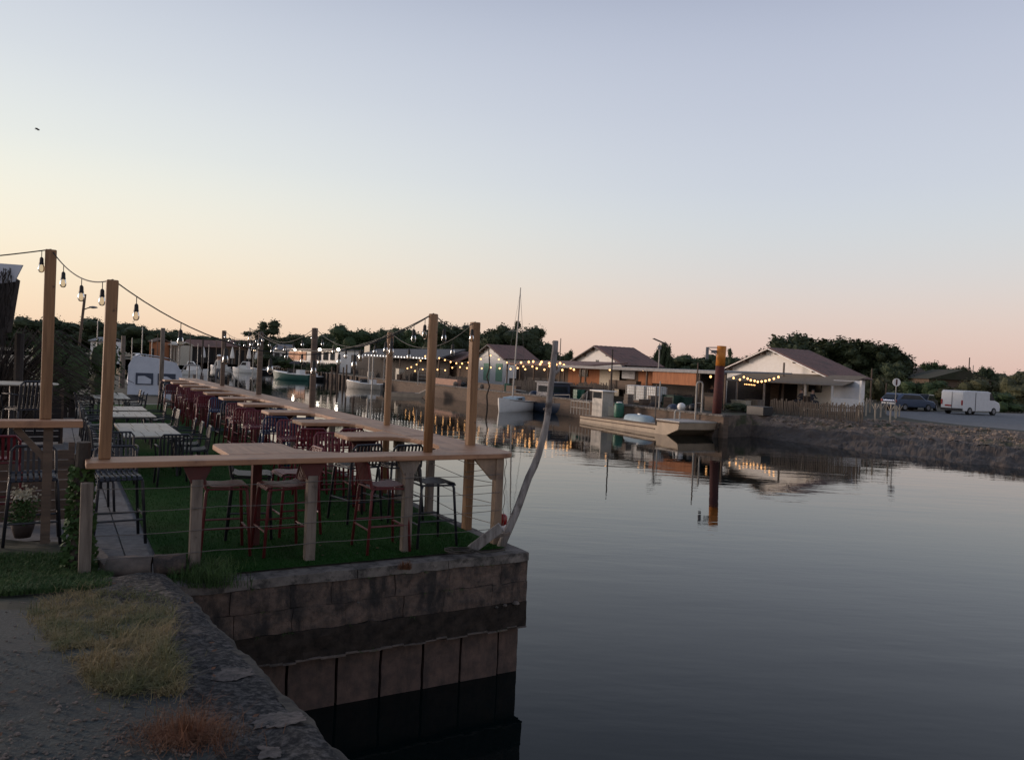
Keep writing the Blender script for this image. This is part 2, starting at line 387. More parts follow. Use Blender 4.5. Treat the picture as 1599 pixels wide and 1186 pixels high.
for i in range(900):        # loose stones that show in the bank
    px = random.uniform(1200, 1599); f = random.random()**.7
    k = next(j for j in range(len(bankw)-1) if PX(bankw[j+1])[0] > px or j == 4)
    u = (k+(px-PX(bankw[k])[0])/max(1, PX(bankw[k+1])[0]-PX(bankw[k])[0]))/(len(bankw)-1)
    q = bank_fn(min(max(u, 0), 1), .56+.42*f)
    if i == 0: stones = MB()
    r = random.uniform(.035, .10); rx, ry = r*random.uniform(.8, 1.7), r*random.uniform(.7, 1.2)
    prof = [(0.3, -.5), (.9, -.3), (1, .1), (.7, .5), (.25, .62)]
    c = len(stones.v); stones.lathe([(a, b*r) for a, b in prof], q, 7, rx, ry)
    for j in range(c, len(stones.v)):
        p = Vector(stones.v[j]); stones.v[j] = tuple(p+Vector((noise.noise(p*5), noise.noise(p*5+Vector((9, 0, 0))), noise.noise(p*5+Vector((0, 9, 0)))))*.10)
tag(stones.build('bank_rubble', m_stone), 'pale rubble stones lying along the sloping earth bank at right', 'rubble', kind='stuff')
mb = MB()       # gravel lot behind the bank
mb.face([U(1385, 648, LAND+.006), U(1440, 656, LAND+.006), U(1500, 663, LAND+.006), U(1599, 672, LAND+.006), (45, 36, LAND+.006), (75, 36, LAND+.006), (90, 95, LAND+.006), U(1380, 641, LAND+.006)])
struct('gravel_lot', mb, m_gravel)

# ------------------------------------------------------------------ far quay wall
qs = SQ(560, 0)
mb = MB()
mb.box(Q(0, 0, (LAND-3)/2)+V2*(far_s/2)+W2*.2+Vector((0, 0, -.02)), (.4, far_s, 3+LAND+.0), AQ)
w1 = mb.build('wall', m_plank)
qt = thing('quay_wall', 'long dark timber-faced quay wall across the channel behind the moored boats', 'quay wall', Q(0, 0, WATER))
w1.parent = qt; w1.location = -Q(0, 0, WATER)
c = MB(); c.box(Q(far_s/2, .25, LAND+.03), (.7, far_s, .12), AQ); c = c.build('coping', m_cap, qt); c.location = -Q(0, 0, WATER)
c = MB()
s = .6
while s < 170:
    if s > qs: c.beam(Q(s, -.12, WATER-.6), Q(s, -.12, LAND+random.uniform(-.1, .25)), .2, .2)
    s += random.uniform(1.2, 2.4)
c = c.build('fender_piles', m_darkwood, qt); c.location = -Q(0, 0, WATER); c['kind'] = 'stuff'

# ------------------------------------------------------------------ terrace quay wall (near)
tw = thing('terrace_wall', 'stained masonry quay wall under the grassed bar terrace, its corner standing in the water', 'quay wall', T(0, 0, WATER), TZ)
def TL(a, b, z): return Vector((-a, b, z-WATER))        # terrace-local
def wob(p, k=.012): return p+Vector((noise.noise(p*7), noise.noise(p*7+Vector((5, 0, 0))), noise.noise(p*7+Vector((0, 5, 0)))))*k
def block(mb, a0, a1, b0, b1, z0, z1, k=.015):     # a rough hewn stone block, subdivided
    nu, nz = max(2, int((a1-a0)/.12)), max(2, int((z1-z0)/.07)); nb = max(2, int((b1-b0)/.12))
    mb.grid(lambda u, v: wob(TL(lerp(a1, a0, u), b0, lerp(z0, z1, v)), k), nu, nz)
    mb.grid(lambda u, v: wob(TL(a0, lerp(b0, b1, u), lerp(z0, z1, v)), k), nb, nz)
    mb.grid(lambda u, v: wob(TL(lerp(a1, a0, u), lerp(b0, b1, v), z1), k), nu, nb)
    mb.grid(lambda u, v: wob(TL(lerp(a1, a0, u), lerp(b1, b0, v), z0), k), nu, nb)
    mb.grid(lambda u, v: wob(TL(a1, lerp(b1, b0, u), lerp(z0, z1, v)), k), nb, nz)
core = MB(); core.box(TL(4.5, 13.8+.1, -1.3-.1), (8.6, 27.2, 2.4)); core.build('core', m_algae, tw)
cap = MB()      # coping slabs along the front and along the water side
a = 0
while a < 4.9:
    L_ = random.uniform(.7, 1.1); block(cap, a, min(a+L_-.008, 5.0), 0, .42, -.10, 0.0, .012); a += L_
b = .43
while b < 27:
    L_ = random.uniform(.9, 1.4); block(cap, 0, .36, b, b+L_-.01, -.10, 0.0, .012); b += L_
cap.build('coping', m_cap, tw)
c1 = MB(); a = 0.0; first = True
rows = [(-.34, -.105, m_brick), (-.58, -.345, m_brick)]
for ri, (z0, z1, _) in enumerate(rows):
    a = 0.0; k = 0
    while a < 5:
        L_ = (.36 if k == 0 else random.uniform(.42, .75))+.12*ri*(k == 0)
        out_ = random.uniform(-.006, .012); block(c1, a, a+L_-.006, .012+out_, .3, z0, z1, .02); a += L_; k += 1
    b = .31
    while b < 14: L_ = random.uniform(.5, .8); block(c1, .012, .25, b, b+L_-.014, z0, z1, .012); b += L_
c1.build('block_courses', m_brick, tw)
dk = MB(); block(dk, .0, 4.95, .0, .3, -.88, -.583, .03); block(dk, .0, .3, .31, 27, -.88, -.583, .03); dk.build('algae_band', m_algae, tw)
pn = MB(); a = .03; k = 0
for L_ in (.29, .50, .47, .50, .49, .52, .5, .5, .5, .5):
    block(pn, a, a+L_-.03, .10+(.02 if k == 0 else 0), .3, -2.3, -.885, .008); a += L_; k += 1
block(pn, .05, .3, .31, 27, -2.3, -.885, .012)
pn.build('lower_panels', m_panel, tw)
st = MB(); st.cur = 0        # bright salt encrusted lip under the dark band
for i in range(38):
    a = i*.13; z = -.885+.012*math.sin(i*1.7)+.012*random.random()
    st.box(TL(a+.065, -.004+.01*random.random(), z), (.13, .03, .012+.012*random.random()))
for a, z, r in ((.16, -.585, .045), (.31, -.59, .03), (.42, -.60, .022), (2.1, -.35, .02)):
    st.lathe([(r*.4, -r*.5), (r, 0), (r*.5, r*.6)], TL(a, -.02, z), 7)
st.build('pale_crust', m_concrete, tw)

mb = MB(); mb.face([T(.3, .35, .004), T(.3, 27.3, .004), T(9, 27.3, .004), T(9, 2.4, .004), T(4.9, 2.4, .004), T(4.9, .35, .004)])
struct('terrace_ground', mb, m_paver)
lawn = MB()
lawn.grid(lambda u, v: T(lerp(.2, 3.93, v), lerp(.22, 26.5, u), .022+.006*noise.noise(T(v*3, u*20)*2)), 140, 22)
struct('lawn', lawn, m_lawn)
bl = MB()
def blades(mb, fn, n, h0, h1, w, lean=.6, fall=(0, 0)):
    for i in range(n):
        p = fn()
        if p is None: continue
        h = random.uniform(h0, h1); a = random.uniform(0, 6.283); l_ = random.uniform(.1, lean)*h
        d = Vector((math.cos(a)*l_+fall[0]*h, math.sin(a)*l_+fall[1]*h, 0)); sd = Vector((-math.sin(a), math.cos(a), 0))*w*.5
        q = p+d*.35+Vector((0, 0, h*.6)); e = p+d+Vector((0, 0, h*random.uniform(.55, 1)))
        mb.face([p-sd, p+sd, q+sd*.7, q-sd*.7]); mb.face([q-sd*.7, q+sd*.7, e])
blades(bl, lambda: T(random.uniform(.3, 3.9), .25+10*random.random()**1.6, .02), 30000, .018, .035, .006, .6)
tag(bl.build('lawn_grass', m_lawn), 'short green artificial grass on the terrace floor', 'artificial grass', kind='stuff')

# paved path of long slabs left of the lawn
mb = MB(); b = .95
while b < 26:
    L_ = .62+.1*random.random()
    for a in (4.0, 4.24, 4.48):
        mb.box(T(a+.1, b+L_/2, .012), (.225, L_-.012, .03+.004*random.random()), AX)
    b += L_
struct('paved_path', mb, m_paver)

# ------------------------------------------------------------------ foreground: road, verge, parapet
def gz(y): return lerp(.52, .06, min(1, max(0, (y-4.3)/2.9)))
def G(px, py):
    z = .3
    for _ in range(12): z = gz(U(px, py, z).y)
    return U(px, py, z)
pe_i = [(300, 932), (349, 992), (413, 1056), (488, 1120), (555, 1184)]
PA = U(262, 893, .15); PB = U(562, 1192, .46)          # outer top edge of the parapet
pd = (PB-PA); pdir = Vector((pd.x, pd.y, 0)).normalized(); pn_ = Vector((pdir.y, -pdir.x, 0))   # pn_ points left/inland
if pn_.x > 0: pn_ = -pn_
PL = Vector((pd.x, pd.y, 0)).length
def PP(u, v, dz=0.0):      # u along the parapet in metres from its far end, v inland from the outer edge
    z = lerp(PA.z, PB.z, min(u/PL, 1.15)); p = PA+pdir*u+pn_*v; return Vector((p.x, p.y, z+dz))
par = thing('stone_parapet', 'low weathered dark stone parapet with pale lichen patches running down beside the asphalt', 'parapet', PP(0, 0))
def par_fn(u, v):
    s_ = lerp(-.05, 8.5, u); t_ = lerp(0.03, .86, v); p = PP(s_, t_)
    n = noise.noise(p*2.3)*.028+noise.noise(p*6.5)*.016+noise.noise(p*17)*.007
    p.z += n-.05*max(0, v-.75)*4-.03*max(0, .12-v)*8; p += pn_*noise.noise(p*3)*.03*(1-v)
    return p-PP(0, 0)
mb = MB(); mb.grid(par_fn, 300, 60); mb.build('cap', m_stonecap, par, True)
def lip_fn(u, v):
    s_ = lerp(-.05, 8.5, u); k = v
    off = [(.06, -.035), (.0, -.04), (-.03, -.065), (-.045, -.16), (-.04, -.5), (-.03, -2.4)]
    i = min(int(k*5), 4); f = k*5-i
    o_ = lerp(off[i][0], off[i+1][0], f); dz = lerp(off[i][1], off[i+1][1], f)
    p = PP(s_, o_, dz); j = noise.noise(p*4)*.022+noise.noise(p*13)*.010
    return p-pn_*j+Vector((0, 0, j*.5))-PP(0, 0)
mb = MB(); mb.grid(lip_fn, 300, 30); mb.build('edge', m_mortar, par, True)
mb = MB()
for i, (px_, py_, rx, ry) in enumerate(((366, 1052, .12, .10), (436, 1124, .13, .11), (418, 1178, .07, .05), (258, 1012, .05, .03))):      # pale patches: exposed lighter stone
    s_, t_ = min(((s2/40, t2/40) for s2 in range(0, 180) for t2 in range(2, 36)), key=lambda q_: (PX(PP(*q_))[0]-px_)**2+(PX(PP(*q_))[1]-py_)**2)
    c0 = PP(s_, t_); pts = []
    for j in range(44):
        a = j/44*6.283; r_ = 1+.45*noise.noise(Vector((math.cos(a)*1.6+i*3, math.sin(a)*1.6, i)))+.25*noise.noise(Vector((math.cos(a)*5+i*3, math.sin(a)*5, i)))
        q = PP(s_+math.cos(a)*rx*r_, t_+math.sin(a)*ry*r_)
        n = noise.noise(q*2.3)*.028+noise.noise(q*6.5)*.016; q.z += n+.005; pts.append(q-PP(0, 0))
    mid = sum(pts, Vector())/44; mid.z += .006; mb = MB()
    for j in range(44): mb.face([mid, pts[j], pts[(j+1) % 44]])
    mb.build('pale_patch', m_lichen, par)
# soft edge where the road meets the parapet
road_e = [PP(s_, .8) for s_ in (1.2, 2.4, 3.6, 5, 8.4)]
mb = MB()
rp = [G(-420, 935), G(-150, 932), G(0, 931), G(150, 921), G(225, 918)]
def road_fn(u, v):      # v = 0 far edge, 1 near; u from left to right
    i = u*(len(rp)-1); k = min(int(i), len(rp)-2); a = rp[k].lerp(rp[k+1], i-k)
    e = PP(lerp(.9, 8.4, v), .74); x = lerp(a.x-8*v*(1-u), e.x, u**1.0) if v > 0 else a.x
    x = lerp(a.x-v*2, e.x, u*min(1, v*3)) if u < 1 else e.x
    y = lerp(a.y, e.y if u == 1 else -2.6, v)
    return Vector((x, y, gz(y)-.004+.006*noise.noise(Vector((x*2, y*2, 0)))))
mb = MB()
def road2(u, v):
    y = lerp(5.45, -2.5, v)
    k = (PA.y-y)/(-pdir.y); e = PP(k, .78); x = lerp(-14, e.x, u)
    return Vector((x, y-.25*(1-u)*0, gz(y)+.006*noise.noise(Vector((x*2, y*2, 0)))))
mb.grid(road2, 60, 60); struct('road', mb, m_asphalt)
mb = MB()
def verge(u, v):
    y = lerp(8.6, 4.2, v); k = (PA.y-y)/(-pdir.y); e = PP(k, .72); x = lerp(-14, min(e.x, T(4.0, .9).x if y > 7.4 else 99), u)
    return Vector((x, y, gz(y)-.02+(-.02 if y < 5.4 else 0)+.03*noise.noise(Vector((x*2, y*2, 3)))))
mb.grid(verge, 50, 40); struct('verge', mb, m_soil)
bl = MB()
def vg():
    px = random.uniform(-60, 175); py = random.uniform(868, 932)
    if px > 110 and py < 895 : return None
    if py > 931-.07*max(0, px): return None
    return G(px, py)
blades(bl, vg, 26000, .03, .09, .006, .8)
tag(bl.build('verge_grass', m_green), 'dark green grass strip between the asphalt and the left terrace', 'grass', kind='stuff')
poly = [(40, 962), (88, 930), (150, 920), (215, 922), (262, 938), (272, 975), (262, 1010), (285, 1040), (280, 1080), (245, 1100), (195, 1090), (140, 1068), (125, 1035), (100, 1020), (75, 1005), (70, 985)]
def inpoly(x, y, P):
    c = False; n = len(P)
    for i in range(n):
        x1, y1 = P[i]; x2, y2 = P[i-1]
        if (y1 > y) != (y2 > y) and x < (x2-x1)*(y-y1)/(y2-y1)+x1: c = not c
    return c
def clump():
    for _ in range(60):
        x = random.uniform(35, 290); y = random.uniform(918, 1105)
        if inpoly(x, y, poly): 
            return G(x+random.gauss(0, 6), y+random.gauss(0, 4))
def clump2():
    for _ in range(20):
        p = clump()
        if p is not None and noise.noise(p*5.5)+.35*noise.noise(p*14) > -.22: return p
bl = MB(); blades(bl, clump2, 12500, .015, .055, .0040, 3.2); blades(bl, clump2, 700, .09, .16, .0035, 1.6)
def fringe():
    p = clump()
    return None if p is None else G(PX(p)[0]+random.gauss(0, 16), PX(p)[1]+random.gauss(0, 12))
blades(bl, fringe, 1500, .015, .06, .0035, 2.2)
tag(bl.build('dry_grass_clump', m_straw), 'sprawling clump of straw-yellow and green grass at the edge of the asphalt', 'grass clump', kind='stuff')
c0 = G(290, 1150)
def tuft(): 
    r = abs(random.gauss(0, .085)); a = random.uniform(0, 6.283); return c0+Vector((math.cos(a)*r*1.5, math.sin(a)*r, -.01))
bl = MB(); blades(bl, tuft, 2300, .02, .08, .0032, 2.8); blades(bl, tuft, 160, .12, .24, .003, 1.0)
tag(bl.build('reddish_grass_tuft', m_rusty), 'small tuft of red-brown dried grass against the dark parapet', 'grass tuft', kind='stuff')
bl = MB()
def wd():
    p = U(random.gauss(318, 24), random.uniform(885, 915), .0); return p+Vector((0, 0, -.02))
blades(bl, wd, 1500, .05, .24, .007, .9)
tag(bl.build('corner_weeds', m_green), 'straggly green weeds growing where the parapet meets the terrace wall', 'weeds', kind='stuff')
bl = MB(); wc = U(634, 884, 0)
blades(bl, lambda: wc+Vector((random.gauss(0, .03), random.gauss(0, .02), -.03)), 160, .04, .13, .005, .9)
tag(bl.build('post_weeds', m_rusty), 'little brown weed at the foot of the fourth railing post on the terrace edge', 'weeds', kind='stuff')
# fallen blocks that close the lawn end
for i, (x0, x1, y, lab) in enumerate(((168, 238, 886, 'grey concrete edging block lying nearest the path end'), (240, 288, 883, 'reddish edging block beside the first railing post'))):
    p0, p1 = U(x0, y, .10), U(x1, y-3, .10); mb = MB()
    d = (p1-p0); n = Vector((-d.y, d.x, 0)).normalized()
    mb.grid(lambda u, v: wob(p0+d*u+n*(.11*math.cos(v*6.283))+Vector((0, 0, .07*math.sin(v*6.283)))-p0, .02), 12, 10)
    o = mb.build('edging_block', m_concrete if i == 0 else m_brick, None, True, loc=p0); tag(o, lab, 'block', 'edging blocks at the lawn end')
    mod = o.modifiers.new('s', 'SOLIDIFY'); mod.thickness = .03
mb = MB(); p0, p1 = U(137, 850, .1), U(172, 886, .12); mb.beam((0, 0, 0), p1-p0, .11, .07)
tag(mb.build('leaning_board', m_oldpost, loc=p0, bevel=.008), 'short weathered board leaning down from the end post towards the edging blocks', 'board')

mb = MB()       # loose grit, pebbles and dead leaves on the road
for i in range(520):
    p = G(random.uniform(-40, 300), 1190-random.random()**1.5*255); r = random.uniform(.003, .011)*(1.6 if random.random() < .1 else 1)
    mb.lathe([(r*.5, -r*.3), (r, 0), (r*.5, r*.5)], p+Vector((0, 0, .006)), 5, random.uniform(.7, 1.4))
tag(mb.build('road_grit', m_concrete), 'scattered grit and tiny pebbles on the asphalt', 'grit', kind='stuff')
mb = MB()
for i in range(70):
    p = random.choice((G(random.uniform(-20, 300), random.uniform(940, 1180)), PP(random.uniform(.2, 4), random.uniform(.1, .8)), T(random.uniform(.4, 4), random.uniform(.4, 3), .04)))+Vector((0, 0, .014)); a = random.uniform(0, 6.28); u = Vector((math.cos(a), math.sin(a), .1))*.022; v = Vector((-math.sin(a), math.cos(a), .2))*.011
    mb.face([p-u, p+v, p+u, p-v])
tag(mb.build('fallen_leaves', m_rusty), 'small dead leaves scattered on the path and the stone parapet', 'leaves', kind='stuff')

bl = MB()       # little weeds rooted in the wall joints
for i in range(26):
    c_ = T(random.uniform(.1, 3.6), -.005, random.choice((-.10, -.34, -.58, -.88, -.10)))
    for k in range(random.randint(5, 22)):
        a = random.uniform(0, 6.28); h = random.uniform(.015, .07); p = c_+Vector((random.gauss(0, .02), random.gauss(0, .008), 0)); d = -Vd*h*random.uniform(.2, .8)+Wd*h*random.uniform(-.7, .7)+Vector((0, 0, h*random.uniform(-.5, .8))); sd_ = Wd*.003
        bl.face([p-sd_, p+sd_, p+d])
tag(bl.build('wall_weeds', m_green), 'tiny weeds rooted in the joints of the terrace quay wall', 'weeds', kind='stuff')
# ------------------------------------------------------------------ bar counters
BZ = 1.13; BT = .058
def root(x, lo, hi, f):      # bisection for f(t).px == x
    s_ = f(lo) < f(hi)
    for _ in range(50):
        m = (lo+hi)/2
        if (f(m) < x) == s_: lo = m
        else: hi = m
    return (lo+hi)/2
def aAt(px, b, z): return root(px, -3, 12, lambda a: PX(T(a, b, z))[0])
def bAt(px, a, z): return root(px, 0, 80, lambda b: PX(T(a, b, z))[0])
def arc(cx, cy, r, a0, a1, n=6): return [(cx+r*math.cos(rad(lerp(a0, a1, i/n))), cy+r*math.sin(rad(lerp(a0, a1, i/n)))) for i in range(n+1)]
def abp(pts): return [(-a, b) for a, b in pts]
FB0, FB1 = .38, .82
fc = thing('bar_counter', 'front timber bar counter on wooden posts along the near edge of the terrace', 'bar counter', T(0, 0, 0), TZ)
top = MB(); top.prism(abp([(4.64, FB0), (4.64, FB1), (.9, FB1), (-.04, FB1)]+[(-.04+.26*(1-math.cos(rad(t))), FB0+.26-.26*math.sin(rad(t))) for t in range(0, 91, 10)]), BZ-BT, BZ)
top.build('counter_top', m_board, fc, bevel=.008)
leaf = MB(); aL, aR = aAt(340, 1.6, BZ), aAt(447, 1.6, BZ)
leaf.prism(abp([(aL+.02, FB1+.002), (aL+.03, 1.75)]+[(aL-.10+.12*math.cos(rad(t)), 1.78+.12*math.sin(rad(t))) for t in range(0, 91, 18)]+[(aR+.12, 1.9), (aR+.02, 1.82), (aR, 1.7), (aR-.02, 1.25), (aR-.15, .98), (aR-.42, FB1+.002)]), BZ-BT+.002, BZ+.002)
leaf.build('table_leaf', m_boardy, fc, bevel=.008)
for px in (134, 305, 484, 634, 774):
    a = aAt(px, .5, .55); p = MB(); h = BZ-BT-.14 if px < 700 else BZ-BT
    p.box((-a, .47, h/2), (.105, .10, h)); p.build('support_post', m_oldpost if px < 700 else m_leg, fc, bevel=.006)
    if px > 140 and px < 700:
        k = MB(); k.extr([(-.14, 0), (.14, 0), (.05, -.19), (-.05, -.19)], (-a, .44, BZ-BT-.002), (1, 0, 0), (0, 0, 1), (0, 1, 0), .06)
        k.build('bracket', m_rust if px < 500 else m_oldpost, fc)
k = MB(); a = aAt(774, .5, .55); k.extr([(-.30, 0), (.0, 0), (.0, -.26), (-.05, -.26)], (-a-.05, .44, BZ-BT-.002), (1, 0, 0), (0, 0, 1), (0, 1, 0), .05); k.build('bracket', m_leg, fc)
lg = MB(); lg.box((-(aL+aR)/2, 1.35, (BZ-BT)/2), (.10, .10, BZ-BT)); lg.build('leaf_leg', m_rust, fc)
for i, z in enumerate((.22, .44, .66, .88)):
    c = MB(); pts = []
    for j in range(41):
        a = lerp(4.55, .2, j/40); pts.append((-a, .405, z-.012*abs(math.sin(j/10*math.pi))))
    c.tube(pts, .004, 5); c.build('cable', m_wire, fc)

lc = thing('bar_counter', 'long timber bar counter running away along the water side of the terrace', 'bar counter', T(0, 0, 0), TZ)
top = MB()
edge = [(-.04, FB1+.003)]+[(-.06, b) for b in (6, 12, 18, 26.2)]+[(.55, 26.2)]+[(.55, b) for b in (18, 12, 6, 1.75)]+[(.60, 1.35), (.74, 1.02), (.98, FB1+.003)]
top.prism(abp(edge), BZ-BT, BZ); sb = top; sb.cur = 1
for i in range(8):       # seams between the boards
    b = 2.6+i*2.95; sb.box((-.25, b, BZ+.0015), (.58, .006, .003))
top.build('counter_top', [m_boardy, m_plank], lc)
for b in (2.45, 3.6, 5.9, 7.1, 9.9, 11.2, 12.6, 14, 16.5, 18.1, 21.5, 23.5, 25.8):
    p = MB(); p.box((-.2, b, (BZ-BT)/2), (.10, .10, BZ-BT)); p.build('support_post', m_oldpost, lc, bevel=.006)
for i, z in enumerate((.25, .5, .75, .95)):
    c = MB(); c.tube([(-.2, .53, z), (-.2, 1.35, z-.05), (-.2, 2.45, z), (-.2, 8, z), (-.2, 16, z), (-.2, 26, z)], .0045, 5); c.build('cable', m_wire, lc)
    if i: 
        c = MB(); c.tube([(-.22, .53, z-.02), (-.22, 1.3, z-.2+.03)], .0045, 5); c.build('cable', m_wire, lc)
# cross slabs standing off the long counter
SL = []
for (px, py) in ((512, 673), (446, 654), (401, 640), (363, 628), (329, 618), (305, 610), (284, 603), (266, 599), (249, 594), (239, 589.5)):
    SL.append(AB(px, py, BZ))
S1 = [SL[0][1]*1.0]
for k in range(1, 10): S1.append(SL[0][1]+2.33*k if k > 4 else (SL[k][1]))
step = (S1[4]-S1[0])/4
S1 = [S1[0]+step*k for k in range(10)]
print('slab b', S1, [round(s_[1], 2) for s_ in SL])
slab0 = None
def slab_mesh(w_, l_):
    m = MB(); e = .553
    P_ = [(e, -.55), (e+.05, -.28), (e+.16, -.08), (e+.34, 0), (l_-.1, 0)]+[(l_-.1+.1*math.sin(rad(t)), .1-.1*math.cos(rad(t))) for t in range(15, 91, 15)]+[(l_, w_-.1)]+[(l_-.1+.1*math.cos(rad(t)), w_-.1+.1*math.sin(rad(t))) for t in range(15, 91, 15)]+[(e+.2, w_), (e, w_+.18)]
    m.prism(abp(P_), BZ-BT-.004, BZ-.004); return m
for k, b1 in enumerate(S1):
    lab = ORD[k]+' bar table from the front, a timber slab reaching inland from the long counter' if k < 9 else 'farthest bar table of the row, a timber slab beside the far stools'
    if k == 0:
        t = thing('bar_table', lab, 'bar table', T(0, b1-.8, 0), TZ, 'bar tables joining the long counter'); slab0 = t
        slab_mesh(.72, 1.40).build('tabletop', m_board, t, bevel=.008)
        for x, n in ((-1.05, 'leg'),):
            p = MB(); p.box((x, .36, (BZ-BT)/2), (.09, .09, BZ-BT-.01)); p.build(n, m_rust, t)
        p = MB(); p.box((-.56, .30, BZ-BT-.075), (.09, .09, .14)); p.build('joint_block', m_plank, t)
        p = MB(); p.extr([(-.22, 0), (.22, 0), (.05, -.24), (-.05, -.24)], (-1.05, .34, BZ-BT-.006), (1, 0, 0), (0, 0, 1), (0, 1, 0), .04); p.build('bracket', m_rust, t)
    else: dup(slab0, T(0, b1-.8, 0), TZ, lab)

# tall timber posts
def tallpost(p, h, w_, lab, rnd=False, m=m_timber, tilt=(0, 0)):
    mb = MB()
    if rnd: mb.tube([(0, 0, 0), (tilt[0]*.5, tilt[1]*.5, h*.5), (tilt[0], tilt[1], h-.01), (tilt[0], tilt[1], h)], w_/2, 14, rr=[w_/2, w_/2, w_/2, w_*.42])
    else: mb.beam((0, 0, 0), (tilt[0], tilt[1], h), w_, w_, up=Vd)
    o = mb.build('light_post', m, None, rnd, 0 if rnd else .012, p); tag(o, lab, 'post', 'timber posts carrying the string lights'); return o
# inner-row posts stand on the counters
pA = T(aAt(163, .66, BZ), .66, BZ+.001); zA = ZAT(pA.x, pA.y, 437)
pB = T(.93, .70, BZ+.001); pB = T(aAt(668, .70, BZ), .70, BZ+.001); zB = ZAT(pB.x, pB.y, 490)
tallpost(pA, zA-pA.z, .105, 'square timber post standing on the left end of the front counter', tilt=(.02, 0))
tallpost(pB, zB-pB.z, .115, 'round-topped timber post standing on the front counter near its joint with the long counter', True)
pL = U(67, 655, 1.405); pL = Vector((pL.x-.02, pL.y+.08, 1.405)); zL = ZAT(pL.x, pL.y, 390)
tallpost(pL, zL-pL.z, .11, 'square knotty timber post standing on the short left counter')
tA = Vector((pA.x+.02, pA.y, zA)); tB = Vector((pB.x, pB.y, zB)); tL = Vector((pL.x, pL.y, zL))
outer = []
for i, (px, ty) in enumerate(((734, 503), (604, 519), (487, 512), (404, 518), (347, 516), (252, 512))):
    if i < 5: b = bAt(px, .13, BZ); p = T(.13, b, 0)
    else: p = T(2.2, 27.2, 0); p = T(aAt(px, 27.2, BZ), 27.2, 0)
    z = ZAT(p.x, p.y, ty); r = (.11, .11, .13, .14, .14, .17)[i]
    lab = ['tall timber post through the long counter nearest its corner', 'second tall timber post through the long counter', 'thick dark timber post through the long counter in front of the green motorboat',
           'dark timber post through the long counter in front of the white motorboat', 'slim dark timber post through the far part of the long counter', 'grey post at the far end of the terrace in front of the tarpaulin-covered boat'][i]
    tallpost(p, z, r, lab, i > 0, (m_timber, m_timber, m_plank, m_plank, m_plank, m_oldpost)[i]); outer.append(Vector((p.x, p.y, z)))

# left counter on its own posts
lz = 1.405
lt = thing('bar_counter', 'short timber counter at the left edge of the photo, slightly higher than the front one', 'bar counter', U(130, 657, lz)-Vector((0, 0, lz)), TZ)
m = MB(); m.box((-1.6, .13, lz-.037), (3.2, .26, .074)); m.build('counter_top', m_board, lt, bevel=.008)
for x in (-.32, -1.9):
    m = MB(); m.box((x, .12, (lz-.074)/2+.04), (.09, .09, lz-.16)); m.build('support_post', m_plank, lt)
m = MB(); m.beam((-.34, .12, lz-.42), (-.62, .12, lz-.08), .06, .06); m.build('brace', m_plank, lt)

# old post with ivy
p = U(122, 890, .05); m = MB(); pts = [(0, 0, 0), (.01, 0, .4), (.0, .01, .8), (.015, 0, 1.24)]
iv = thing('ivy_post', 'thick mossy old post wrapped in ivy under the end of the left counter', 'post', p)
m.tube(pts, .075, 10, rr=[.09, .075, .07, .065]); m.build('trunk', m_bark, iv)
m = MB()
for i in range(900):
    z = random.uniform(0, 1.0)**1.2; a = random.uniform(0, 6.283); r = .08+random.random()*.07*(1.3-z); q = Vector((math.cos(a)*r, math.sin(a)*r, z)); s_ = .022
    u = Vector((random.uniform(-1, 1), random.uniform(-1, 1), random.uniform(-1, 1))).normalized(); v = u.orthogonal()
    m.face([q-u*s_, q+v*s_, q+u*s_, q-v*s_])
m.build('ivy_leaves', m_green, iv)

